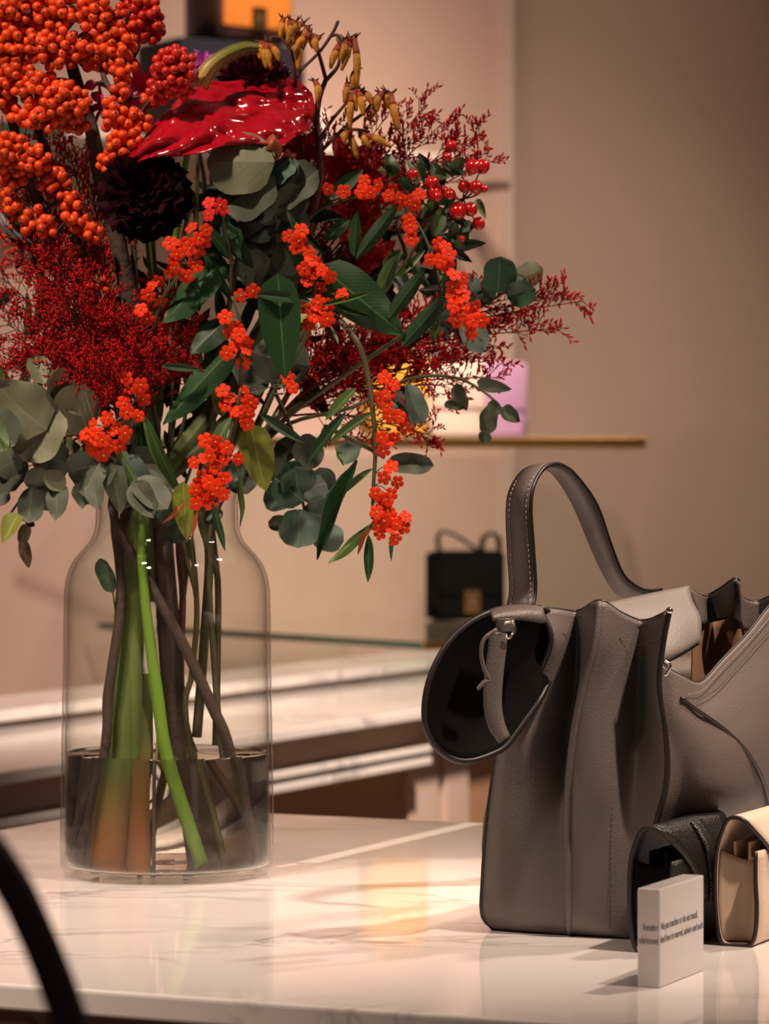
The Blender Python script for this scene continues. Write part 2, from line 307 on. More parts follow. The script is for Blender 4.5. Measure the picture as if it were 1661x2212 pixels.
# ------------------------------------------------------------------ setting
NV = V((0.414, 0.910, 0)); DV = V((0.910, -0.414, 0))     # the table's two edge directions
WV = V((0.83, 0.557, 0)); CORN = V((0.309, 8.3, 0))       # direction of the fabric wall and its right end
def wallbox(name, a, b, th, z0, z1, m):
    t = (b-a).normalized(); n = V((-t.y, t.x, 0)); mb = MB()
    Mx = Matrix(((t.x, n.x, 0, a.x), (t.y, n.y, 0, a.y), (0, 0, 1, 0), (0, 0, 0, 1)))
    mb.box(0, (b-a).length, 0, th, z0, z1, Mx); return structure(mb.obj(name, m, smooth=False))
wallbox('wall_left', CORN-WV*4.0, CORN, 0.1, 0, 3.6, M['fabric'])
wallbox('wall_right', CORN+V((0.012, 0.02, 0)), CORN+DV*3.0+V((0.012, 0.02, 0)), 0.1, 0, 3.6, M['taupe'])
tr = MB(); tr.box(-0.028, 0.0, -0.02, 0.01, 0, 3.6, Matrix(((WV.x, -WV.y, 0, CORN.x), (WV.y, WV.x, 0, CORN.y), (0, 0, 1, 0), (0, 0, 0, 1))))
structure(tr.obj('trim_1', M['trim'], smooth=False))
fl = MB(); fl.box(-5, 5, -1, 10, -0.05, 0); structure(fl.obj('floor', M['floor'], smooth=False))
# ------------------------------------------------------------------ marble table
c0 = V((-0.278, 3.628, 0)); LN, TH = 1.9, 0.019
Tm = Matrix(((DV.x, NV.x, 0, c0.x), (DV.y, NV.y, 0, c0.y), (0, 0, 1, 0), (0, 0, 0, 1)))
tb = thing('display_table', 'white grey-veined marble table carrying the flower vase and the grey handbag', 'table', (c0.x, c0.y, 0))
m1 = MB(); m1.box(0, LN, -1.168, 0, ZT-TH, ZT, Tm); m1.obj('tabletop', M['marble'], tb, smooth=False, bevel=0.003)
m1 = MB(); m1.box(0.10, LN-0.1, -1.08, -0.1, 0.04, ZT-TH, Tm); m1.obj('cabinet_body', M['tan'], tb, smooth=False)
for k in range(4):
    m1 = MB(); m1.box(0.11+k*0.42, 0.11+k*0.42+0.41, -1.095, -1.08, 0.06, ZT-TH-0.02, Tm); m1.obj('door_panel', M['tan'], tb, smooth=False, bevel=0.002)
m1 = MB(); m1.box(0.14, LN-0.14, -1.04, -0.14, 0, 0.04, Tm); m1.obj('plinth', M['shade'], tb, smooth=False)
# ------------------------------------------------------------------ stepped marble bench behind
q0 = V((-0.200, 6.29, 0))
Bm = Matrix(((NV.x, -NV.y, 0, q0.x), (NV.y, NV.x, 0, q0.y), (0, 0, 1, 0), (0, 0, 0, 1)))    # x along the bench, +y away to the left wall
bn = thing('stepped_display_bench', 'long stepped bench of white marble slabs over tan drawers behind the table', 'bench', (q0.x, q0.y, 0))
def bb(name, x0, x1, y0, y1, z0, z1, m, bev=0.002):
    q = MB(); q.box(x0, x1, y0, y1, z0, z1, Bm); return q.obj(name, M[m], bn, smooth=False, bevel=bev)
bb('ledge_slab', -3.0, 1.55, 0.0, 0.2, 0.872, 0.890, 'marble2'); bb('ledge_front', -3.0, 1.55, 0.012, 0.19, 0.84, 0.872, 'shade')  # ledge front: its dark colour paints in the recess shadow below the slab
bb('step_slab', -3.0, 1.55, -0.42, 0.19, 0.843, 0.860, 'marble2')
bb('drawer_front', -3.0, -0.95, -0.372, 0.19, 0.792, 0.843, 'tan'); bb('drawer_front', -0.945, 1.55, -0.372, 0.19, 0.792, 0.843, 'tan')
bb('lower_slab', -3.0, -0.192, -0.40, -0.2, 0.779, 0.791, 'marble2'); bb('slab_gap', -3.0, -0.20, -0.385, -0.2, 0.770, 0.779, 'shade', 0); bb('lower_slab', -3.0, -0.192, -0.40, -0.2, 0.757, 0.770, 'marble2')
bb('base_panel', -3.0, 1.55, -0.34, 0.19, 0.0, 0.757, 'brown'); bb('upper_panel', -0.192, 1.55, -0.345, 0.0, 0.757, 0.792, 'tan', 0)
bb('pale_upright', -0.18, -0.05, -0.352, -0.33, 0.0, 0.792, 'trim', 0.004); bb('pale_upright', -0.02, 0.09, -0.352, -0.33, 0.0, 0.792, 'trim', 0.004)  # two pale upright strips in front of the brown base panel
# ------------------------------------------------------------------ wall shelves
SV, WS = V((-0.6, 0.8, 0)), V((0.8, 0.6, 0))
def shelf(label, C, z, ls, lw, th, rail_s):
    t = thing('glass_shelf', label, 'shelf', (C.x, C.y, z), 'glass display shelves on the wall')
    Sm = Matrix(((WS.x, SV.x, 0, C.x), (WS.y, SV.y, 0, C.y), (0, 0, 1, z), (0, 0, 0, 1)))
    q = MB(); q.box(0, lw, 0, ls, -th, 0, Sm); q.obj('glass_pane', M['glass'], t, smooth=False)
    q = MB(); q.box(-0.003, 0.0, 0, ls, -th-0.001, 0.001, Sm); q.obj('pane_edge', M['gold'] if rail_s else M['greenglass'], t, smooth=False)
    q = MB(); q.box(-0.002, lw, -0.008, 0.0, -th-0.003, 0.002, Sm); q.obj('brass_rail', M['gold'], t, smooth=False, bevel=0.001)
    return t
shelf('clear glass wall shelf with green edge, lowest of the shelves, under the small black handbag', V((0.0770, 6.60, 0)), 0.942, 1.2, 0.70, 0.012, False)
t = thing('glass_shelf', 'brass-edged glass wall shelf holding the mustard, blush and lilac handbags', 'shelf', (0.548, 7.1, 1.35), 'glass display shelves on the wall')
def prism(poly, z0, z1):
    q = MB(); n = len(poly); q.v = [V((x, y, z)) for z in (z0, z1) for x, y in poly]; q.face(range(n)[::-1]); q.face(range(n, 2*n))
    for k in range(n): q.face((k, (k+1) % n, n+(k+1) % n, n+k))
    return q
prism([(-.6,7.1),(.548,7.1),(.548,8.05),(.300,8.27),(-.6,7.66)], 1.338, 1.35).obj('glass_pane', M['glass'], t, smooth=False)
q = MB(); q.box(-.6, .552, 7.088, 7.1, 1.330, 1.353); q.obj('brass_rail', M['gold'], t, smooth=False, bevel=.001)
q = MB(); q.box(.548, .552, 7.1, 8.0, 1.333, 1.352); q.obj('brass_rail', M['gold'], t, smooth=False)
t = thing('top_shelf', 'pale shelf high on the fabric wall under the orange handbag', 'shelf', (0.184, 7.9, 2.0))
a, b = V((-1.9, 6.496, 0)), V((0.20, 7.912, 0)); n = (b-a).normalized(); Tm3 = Matrix(((n.x, -n.y, 0, a.x), (n.y, n.x, 0, a.y), (0, 0, 1, 0), (0, 0, 0, 1)))
q = MB(); q.box(0, (b-a).length, 0, 0.26, 2.012, 2.030, Tm3); q.obj('shelf_board', M['white'], t, smooth=False, bevel=0.002)
q = MB(); q.box(0, 1.45, -0.01, 0.0, 2.008, 2.034, Tm3); q.obj('glass_lip', M['greenglass'], t, smooth=False)
q = MB(); p = P(1072, 402, 8.05); q.box(-0.024, 0.020, -0.03, 0.09, -0.010, 0.010, Matrix.Translation(p) @ Matrix.Rotation(0.59, 4, 'Z')); o = q.obj('shelf_bracket', M['shade'], None, smooth=False, bevel=0.002)
tag(o, 'small dark metal bracket on the pale trim at the wall corner', 'bracket')
# ------------------------------------------------------------------ background bags
def minibag(name, label, px, Y, zb, wpx, hpx, m, clasp, handle, yaw=0.35, dep=0.08, flapm=None, group=None, gm=None, fl=.36, bv=.012):
    wd, ht = wpx/F*Y, hpx/F*Y; c = P(px, 1000, Y); c.z = zb
    t = thing(name, label, 'handbag', c, group); Mx = Matrix.Translation(c) @ Matrix.Rotation(yaw, 4, 'Z')
    q = MB(); q.box(-wd/2, wd/2, -dep/2, dep/2, 0, ht, Mx); q.obj('body', M[m], t, smooth=True, bevel=bv)
    q = MB(); q.box(-wd*.49, wd*.49, -dep/2-0.006, -dep/2+0.01, ht*fl, ht*0.99, Mx); q.obj('flap', M[flapm or m], t, smooth=True, bevel=0.006)
    for s in (-1, 1):
        q = MB(); q.grid([[Mx @ V((s*(wd/2+0.012*math.sin(math.pi*(j/6))), -dep/2+dep*j/6, ht*(0.04+0.92*i/4))) for j in range(7)] for i in range(5)]); q.obj('gusset', M[gm or m], t, solid=0.003)
    if clasp:
        q = MB(); q.box(-0.019, 0.019, -dep/2-0.012, -dep/2-0.005, ht*0.12, ht*0.12+0.05, Mx); q.box(-0.003, 0.003, -dep/2-0.0135, -dep/2-0.012, ht*0.12+0.018, ht*0.12+0.032, Mx, 1)
        q.obj('clasp', [M['gold'], M['shade']], t, smooth=False, bevel=0.002)
    if handle:
        pts = [Mx @ V((x*wd, y*dep, ht+z)) for x, y, z in handle]; l = cr(pts, 6)
        q = MB(); yv = (Mx.to_3x3() @ V((0, 1, 0)))*0.010
        q.grid([[p-yv, p+yv] for p in l]); q.obj('handle', M[m], t, solid=0.005)
    return t
minibag('handbag', 'small black leather handbag with square brass clasp on the lower glass shelf', 1005, 7.72, 0.942, 150, 150, 'blackskin', True,
        [(-0.36, 0, -0.01), (-0.42, 0, .025), (-0.33, 0, .045), (-0.1, 0, .03), (0.12, 0, .008), (.22, 0, -0.004)], 0.30)
bk = [o for o in bpy.data.objects if o.name == 'handbag'][0]
c = bk.location; Mx = Matrix.Translation(c) @ Matrix.Rotation(0.3, 4, 'Z')
q = MB(); l = cr([Mx @ V((x, -0.02, z)) for x, z in ((.032, .15), (.036, .185), (.055, .20), (.072, .19), (.076, .165), (.070, .14))], 6)
yv = Mx.to_3x3() @ V((0, 0.012, 0)); q.grid([[p-yv, p+yv] for p in l]); q.obj('shoulder_strap', M['blackskin'], bk, solid=0.006)
minibag('handbag', 'mustard yellow handbag on the brass-edged shelf behind the flowers', 850, 7.35, 1.360, 125, 175, 'mustard', False, [(-0.3, 0, 0), (-.3, 0, .03), (0, 0, .05), (.3, 0, .03), (.3, 0, 0)])
minibag('handbag', 'blush pink handbag between the mustard and the lilac one', 975, 7.52, 1.360, 118, 165, 'blush', False, None)
minibag('handbag', 'lilac handbag at the end of the row on the brass-edged shelf', 1072, 7.68, 1.360, 108, 165, 'lilac', False, None)
minibag('handbag', 'orange and dark brown handbag on the high pale shelf', 515, 7.45, 2.2255, 178, 230, 'chestnut', True, None, 0.62, 0.15, 'orange', None, 'chestnut', .13, .03)
q = MB(); p = P(475, 100, 7.45); Mx = Matrix.Translation((p.x, p.y, 2.030)) @ Matrix.Rotation(0.59, 4, 'Z'); q.box(-0.16, 0.16, -0.10, 0.09, 0.001, 0.195, Mx); o = q.obj('display_box', M['navy'], None, smooth=False, bevel=0.003)
tag(o, 'navy display box standing under the orange handbag', 'box')
q = MB(); p = P(694, 260, 7.75); Mx = Matrix.Translation((p.x, p.y, 2.030)) @ Matrix.Rotation(0.59, 4, 'Z'); q.box(-0.018, 0.018, -0.006, 0.006, 0, 0.09, Mx); o = q.obj('price_card', M['white'], None, smooth=False, bevel=0.002)
tag(o, 'small upright white card on the high pale shelf', 'card')
# ------------------------------------------------------------------ vase and water
VX, VY = (361-CX)/F*3.0, 3.0; S3 = 3.0/F
def vz(py): return CZ-(py-HY)*S3
zb = ZT+0.0002
outer = [(0.001, zb), (190*S3, zb), (216*S3, zb+.002), (228*S3, zb+.008), (231*S3, vz(1850)), (229*S3, vz(1700)), (226*S3, vz(1500)), (223*S3, vz(1310)), (221*S3, vz(1265)), (213*S3, vz(1232)), (199*S3, vz(1205)), (180*S3, vz(1184)), (164*S3, vz(1163)), (156*S3, vz(1140)), (154*S3, vz(1115)), (154*S3, vz(1085)), (158*S3, vz(1068)), (168*S3, vz(1056)), (170*S3, vz(1050))]
inner = [(max(r-0.0032, 0.0), z) for r, z in outer[4:]]
inner = [(0.001, zb+.006), (200*S3, zb+.0065), (219*S3, zb+.012)] + inner
prof = [V((r, z, 0)) for r, z in outer]; prof = [(p.x, p.y) for p in cr(prof, 3)]
prof2 = [(p.x, p.y) for p in cr([V((r, z, 0)) for r, z in inner], 3)]
vs = thing('flower_vase', 'clear glass bottle vase one third full of water, holding the red bouquet', 'vase', (VX, VY, ZT))
q = MB(); q.lathe(prof+[((prof[-1][0]+prof2[-1][0])/2, prof[-1][1]+0.0015)]+prof2[::-1], (VX, VY), 96); q.obj('glass_body', M['vase'], vs)
zw = vz(1625)
wp = [(0.0, zb+.0072), (197*S3, zb+.0077), (214*S3, zb+.0135), (226.5*S3-.0032, vz(1840)), (225.6*S3-.0032, vz(1700)), (224*S3-.0032, zw-.0008), (224.2*S3-.0033, zw+.0006), (218*S3-.003, zw-.0003), (0.0, zw-.0004)]
q = MB(); q.lathe([(max(r, .0004), z) for r, z in wp], (VX, VY), 96); q.face(range(0, 96)); q.face(range(8*96, 9*96))
o = q.obj('vase_water', M['water'], None); tag(o, 'clear water standing in the lower third of the glass vase', 'water')
# ------------------------------------------------------------------ grey handbag
OX, OY = 0.193, 2.560
def ona(px, py, a):
    dx = (px-CX)/F; Y = (a+OX*.414+OY*.910)/(dx*.414+.910); return P(px, py, Y)
def onb(px, py, b):
    dx = (px-CX)/F; Y = (b-.910*OX+.414*OY)/(.414-.910*dx); return P(px, py, Y)
hb = thing('tote_handbag', 'large taupe-grey leather tote with pleated end and open top standing on the marble table', 'handbag', (OX, OY, ZT))
END = [
 [(1167,1314,-.012),(1208,1318,.006),(1250,1321,.024),(1296,1299,-.012),(1345,1327,.012),(1392,1342,.028),(1446,1320,-.005)],
 [(1190,1385,-.012),(1215,1390,.004),(1249,1395,.028),(1286,1388,-.016),(1340,1400,.010),(1388,1405,.030),(1432,1395,-.005)],
 [(1150,1480,-.008),(1190,1480,.000),(1246,1482,.030),(1262,1480,-.014),(1325,1485,.004),(1380,1490,.030),(1424,1480,-.004)],
 [(1088,1575,-.004),(1150,1575,-.006),(1232,1578,.024),(1243,1580,-.012),(1315,1582,-.002),(1378,1585,.022),(1438,1580,-.004)],
 [(1066,1680,.000),(1140,1682,-.008),(1222,1685,.013),(1232,1685,-.009),(1305,1690,-.006),(1370,1690,.010),(1440,1690,-.002)],
 [(1052,1790,.000),(1130,1795,-.007),(1215,1800,.005),(1228,1800,-.007),(1300,1805,-.007),(1360,1805,.003),(1413,1800,.000)],
 [(1044,1900,.000),(1130,1905,-.005),(1215,1910,.001),(1228,1912,-.006),(1300,1915,-.005),(1355,1915,.000),(1402,1915,.000)],
 [(1043,1975,.002),(1130,1985,-.002),(1215,1990,.001),(1230,1990,-.003),(1300,1995,-.002),(1350,1998,.000),(1396,2003,.002)],
 [(1068,2007,.012),(1135,2012,.009),(1220,2016,.008),(1232,2017,.008),(1300,2022,.008),(1350,2025,.008),(1394,2029,.008)]]
E3 = [[ona(x, y, a*(1.5 if 0 < j < 6 and i < 5 else 1)) for j, (x, y, a) in enumerate(r)] for i, r in enumerate(END)]
eg = patch(E3, 6, 6)
q = MB(); q.grid(eg); q.obj('end_panel', M['bag'], hb, solid=0.003)
seam = [r[-1] for r in eg]; left = [r[0] for r in eg]; ridge = [r[18] for r in eg]
q = MB(); q.tube(seam, [.0022, .0022, .0024, .0022], 8); q.tube(left, [.0022]*3, 8); q.tube(eg[-1], .0022, 8); q.obj('edge_binding', M['bagdark'], hb)
q = MB(); q.tube([p-NV*0.0015 for p in ridge], [.0026, .0032, .0036, .0032, .0020], 8); q.obj('pleat_welt', M['bag'], hb)
q = MB(); q.tube([p+V((0, 0, .0004)) for p in eg[0]], .0014, 6); q.obj('rim_edge', M['bagdark'], hb)
def stitch(name, line, m, nrm, step=0.0042, ln=0.0026, r=0.00034, lift=0.0021):
    q = MB(); d = 0.0; pos = 0.0
    for a, b in zip(line[:-1], line[1:]):
        L = (b-a).length
        while pos < d+L:
            t = (pos-d)/L; u = (b-a).normalized(); p = a.lerp(b, t)+nrm*lift; q.tube([p, p+u*ln], r, 4); pos += step
        d += L
    return q.obj(name, m, hb, kind='stuff')
def col(g, j): return [r[j] for r in g]
def row(g, i): return list(g[i])
stitch('stitching', [p-V((0, 0, .004)) for p in eg[0]], M['thread'], -NV)
stitch('stitching', [ona(px, py, a) for px, py, a in [(1192,1362,-.008),(1218,1368,.006),(1250,1375,.026)]], M['thread'], -NV)
stitch('stitching', cr([ona(px, py, a) for px, py, a in [(1291,1358,-.014),(1330,1372,.006),(1375,1392,.026),(1432,1385,-.003)]], 8), M['thread'], -NV, lift=.004)
stitch('stitching', col(eg, 26)[8:-4], M['thread'], -NV); stitch('stitching', col(eg, 15)[20:-8], M['thread'], -NV)
# front panel
def seam_at(py): return min(seam, key=lambda p: abs((CZ-p.z)/p.y*F+HY-py))
FR = [
 [1436,(1472,1462,-.030),(1512,1474,-.030),(1560,1425,-.032),(1612,1371,-.034),(1690,1285,-.036),(1780,1290,-.03)],
 [1484,(1470,1505,-.032),(1512,1517,-.034),(1560,1482,-.036),(1615,1432,-.038),(1690,1370,-.040),(1780,1370,-.034)],
 [1560,(1470,1568,-.034),(1512,1575,-.040),(1560,1556,-.044),(1615,1530,-.046),(1690,1490,-.046),(1780,1480,-.036)],
 [1640,(1470,1645,-.030),(1512,1650,-.040),(1560,1640,-.048),(1615,1620,-.050),(1690,1600,-.046),(1780,1600,-.034)],
 [1720,(1470,1725,-.024),(1512,1730,-.034),(1560,1725,-.042),(1615,1715,-.042),(1690,1705,-.036),(1780,1700,-.028)],
 [1800,(1460,1805,-.010),(1512,1808,-.012),(1560,1803,-.012),(1615,1795,-.012),(1690,1790,-.010),(1780,1780,-.01)],
 [1910,(1460,1905,-.004),(1512,1895,-.004),(1560,1885,-.004),(1615,1870,-.004),(1690,1855,-.004),(1780,1835,-.004)],
 [2024,(1470,1995,0),(1512,1980,0),(1560,1963,0),(1615,1943,0),(1690,1916,0),(1780,1885,0)]]
F3 = [[seam_at(r[0])]+[onb(*p) for p in r[1:]] for r in FR]
fg = patch(F3, 6, 6)
q = MB(); q.grid(fg); q.obj('front_panel', M['bag'], hb, solid=0.003)
q = MB(); q.tube([p+V((0, 0, .0003)) for p in fg[0]], .0013, 6); q.obj('rim_edge', M['bagdark'], hb)
stitch('stitching', cr([onb(px, py, b-.002) for px, py, b in [(1505,1512,-.034),(1548,1484,-.036),(1600,1425,-.038),(1661,1358,-.040)]], 8), M['thread'], DV)
stitch('stitching', cr([onb(px, py, b-.002) for px, py, b in [(1480,1500,-.032),(1512,1490,-.033),(1560,1440,-.034),(1612,1386,-.036),(1680,1308,-.038)]], 8), M['threadlight'], DV)
q = MB(); q.tube(cr([onb(px, py, b-.0015) for px, py, b in [(1472,1508,-.033),(1500,1530,-.037),(1560,1572,-.045),(1605,1615,-.0495),(1636,1660,-.049),(1654,1705,-.044),(1664,1750,-.032),(1668,1790,-.016)]], 8), .0016, 6); q.obj('flap_edge', M['bagdark'], hb)
# back panel, base, lining, inner flap, far gusset
def loc3(a, b, z): return V((OX, OY, 0))+NV*a-DV*b+V((0, 0, z))
q = MB(); q.grid(patch([[loc3(0.015, .070, 1.142), loc3(.10, .066, 1.138), loc3(.20, .066, 1.132), loc3(.31, .07, 1.13)], [loc3(0.005, .10, 1.07), loc3(.1, .10, 1.07), loc3(.2, .1, 1.07), loc3(.31, .1, 1.07)], [loc3(0.005, .128, .99), loc3(.1, .13, .99), loc3(.2, .13, .99), loc3(.31, .13, .99)], [loc3(.01, .128, ZT+.004), loc3(.1, .13, ZT+.004), loc3(.2, .13, ZT+.004), loc3(.31, .13, ZT+.004)]], 4, 4)); q.obj('back_panel', M['bag'], hb, solid=0.003)
q = MB(); q.grid([[loc3(a, b, ZT+.006) for a in (.01, .16, .30)] for b in (.004, .06, .126)]); q.obj('base_panel', M['blackskin'], hb, solid=0.003)
IF = [[(1305,1306,2.645),(1360,1294,2.67),(1425,1280,2.70),(1487,1268,2.73)], [(1330,1330,2.635),(1390,1322,2.655),(1450,1312,2.68),(1494,1300,2.71)], [(1360,1370,2.62),(1410,1366,2.64),(1465,1352,2.66),(1511,1336,2.69)], [(1395,1420,2.61),(1430,1412,2.625),(1472,1398,2.645),(1512,1374,2.675)], [(1408,1440,2.615),(1440,1430,2.63),(1474,1412,2.65),(1511,1388,2.68)]]
ig = patch([[P(*p) for p in r] for r in IF], 5, 5); q = MB(); q.grid(ig); q.obj('inner_flap', M['baglight'], hb, solid=0.003)
q = MB(); q.tube(col(ig, -1), .0014, 6); q.obj('flap_edge', M['bagdark'], hb)
FGU = [[(1486,1272,2.78),(1520,1288,2.84),(1556,1272,2.83),(1592,1250,2.80),(1600,1290,2.86),(1634,1300,2.88),(1665,1288,2.87),(1720,1262,2.86)], [(1500,1310,2.785),(1524,1312,2.845),(1558,1310,2.84),(1594,1292,2.81),(1603,1320,2.865),(1640,1330,2.88),(1670,1325,2.875),(1722,1310,2.865)], [(1510,1350,2.79),(1530,1346,2.845),(1562,1338,2.845),(1590,1335,2.83),(1606,1362,2.87),(1645,1362,2.88),(1675,1360,2.88),(1724,1350,2.87)]]
gg = patch([[P(*p) for p in r] for r in FGU], 4, 4); q = MB(); q.grid(gg); q.obj('far_gusset', M['handle'], hb, solid=0.003); q = MB(); q.tube(gg[0], .0016, 6); q.obj('rim_edge', M['bagdark'], hb)
LI = [[(1498,1346,2.80),(1530,1345,2.85),(1562,1337,2.852),(1592,1334,2.842),(1607,1361,2.88),(1645,1361,2.885),(1680,1360,2.885)], [(1496,1400,2.80),(1530,1400,2.85),(1562,1400,2.855),(1592,1400,2.85),(1608,1410,2.885),(1645,1410,2.89),(1680,1410,2.89)], [(1494,1500,2.80),(1530,1500,2.85),(1562,1500,2.855),(1592,1500,2.85),(1608,1500,2.885),(1645,1500,2.89),(1680,1500,2.89)]]
q = MB(); q.grid(patch([[P(*p) for p in r] for r in LI], 3, 3)); q.obj('suede_lining', M['suede'], hb, solid=0.002)
# wing flap at the back
WB = [(1168,1314),(1110,1312),(1060,1322),(1005,1352),(960,1400),(930,1460),(917,1520),(920,1572),(941,1612),(975,1638),(1010,1644),(1052,1633),(1092,1612),(1125,1570),(1172,1500),(1208,1410),(1212,1340)]
def wb(px): return 0.072+max(0, (1168-px))/250*0.062
bp = cr([V((x, y, 0)) for x, y in WB]+[V((1168, 1314, 0))], 4)[:-1]
q = MB(); rings = []
for f in (0.02, 0.3, 0.55, 0.75, 0.9, 1.0):
    rings.append([onb(1055+(p.x-1055)*f, 1480+(p.y-1480)*f, wb(1055+(p.x-1055)*f)+0.012*(f*f-1)*-1*0.6) for p in bp])
q.grid(rings, close=True); q.face(range(len(bp))); q.obj('wing_flap', M['blackskin'], hb, solid=0.004)
q = MB(); q.tube(rings[-1]+[rings[-1][0]], .0025, 8); q.obj('wing_edge', M['bagdark'], hb)
# rear fold above the wing, tie tab, tie strap, lace, ring
def ribbon(name, pts1, pts2, m, solid=0.003, n=6):
    l1, l2 = cr(pts1, n), cr(pts2, n); q = MB(); q.grid([[a, a.lerp(b, .5), b] for a, b in zip(l1, l2)]); return q.obj(name, m, hb, solid=solid), l1, l2
ribbon('rear_fold', [onb(x, y, wb(x)-.006) for x, y in [(1058,1321),(1090,1312),(1130,1309),(1170,1313)]], [onb(x, y, wb(x)-.012) for x, y in [(1064,1338),(1092,1336),(1130,1337),(1178,1345)]], M['handle'])
ribbon('strap_tab', [onb(x, y, wb(x)-.016) for x, y in [(1074,1336),(1073,1352),(1076,1366)]], [onb(x, y, wb(x)-.016) for x, y in [(1110,1336),(1110,1350),(1106,1364)]], M['handle'])
o, l1, l2 = ribbon('tie_strap', [onb(x, y, wb(x)-.020) for x, y in [(1058,1364),(1056,1400),(1048,1460),(1046,1520),(1056,1570),(1078,1604)]], [onb(x, y, wb(x)-.020) for x, y in [(1094,1368),(1092,1400),(1085,1460),(1082,1520),(1088,1560),(1100,1590)]], M['bag'], 0.003)
stitch('stitching', [a.lerp(b, .12) for a, b in zip(l1, l2)], M['thread'], V((-.5, -.86, 0))); stitch('stitching', [a.lerp(b, .88) for a, b in zip(l1, l2)], M['thread'], V((-.5, -.86, 0)))
q = MB(); q.tube(cr([onb(x, y, wb(x)-.024) for x, y in [(1072,1360),(1046,1380),(1039,1410),(1046,1445),(1056,1468),(1045,1474),(1032,1488)]], 6), .0017, 6); q.obj('tie_lace', M['bag'], hb)
q = MB(); q.tube(cr([onb(x, y, wb(x)-.022) for x, y in [(1088,1346),(1108,1344),(1112,1360),(1100,1378),(1092,1372)]], 6), .0011, 8); q.obj('strap_ring', M['silver'], hb)
# handle
E1 = [(1150,1312,.112),(1156,1270,.112),(1151,1180,.112),(1146,1100,.111),(1152,1050,.110),(1172,1014,.109),(1194,1002,.108),(1216,1006,.106),(1244,1028,.104),(1288,1090,.100),(1320,1180,.097),(1345,1240,.094),(1375,1268,.091),(1402,1276,.088),(1428,1274,.086)]
E2 = [(1099,1308,.136),(1104,1270,.136),(1099,1180,.136),(1097,1100,.135),(1104,1058,.134),(1125,1024,.133),(1148,1010,.132),(1172,1010,.130),(1200,1026,.128),(1240,1090,.124),(1276,1175,.121),(1302,1232,.118),(1326,1272,.116),(1350,1288,.114),(1378,1286,.112)]
o, l1, l2 = ribbon('handle', [onb(*p) for p in E1], [onb(*p) for p in E2], M['handle'], 0.004)
q = MB(); q.tube(l1, .0018, 8); q.tube(l2, .0018, 8); q.obj('handle_edge', M['bagdark'], hb)
stitch('stitching', [a.lerp(b, .13)-NV*.0012 for a, b in zip(l1[:44], l2[:44])], M['threadlight'], -NV, .0045, .0027, .0004, .0022); stitch('stitching', [a.lerp(b, .87)-NV*.0012 for a, b in zip(l1[:44], l2[:44])], M['threadlight'], -NV, .0045, .0027, .0004, .0022)
q = MB()
for px, py, b in ((1438, 1322, -.022), (1446, 1320, -.024)):
    p = onb(px, py, b); q.tube([p+V((0, 0, .001)), p-V((0, 0, .006))], .0011, 8)
p = ona(1446, 1319, -.006); q.ball(p, .0028, 10); q.obj('metal_tip', M['silver'], hb)
q = MB(); p = onb(1434, 1438, -.030); q.tube(cr([p+V((0, 0, .004)), p+DV*.003+V((.002, 0, 0)), p+V((.001, 0, -.008))], 5), .0011, 8); q.obj('side_snap', M['silver'], hb)
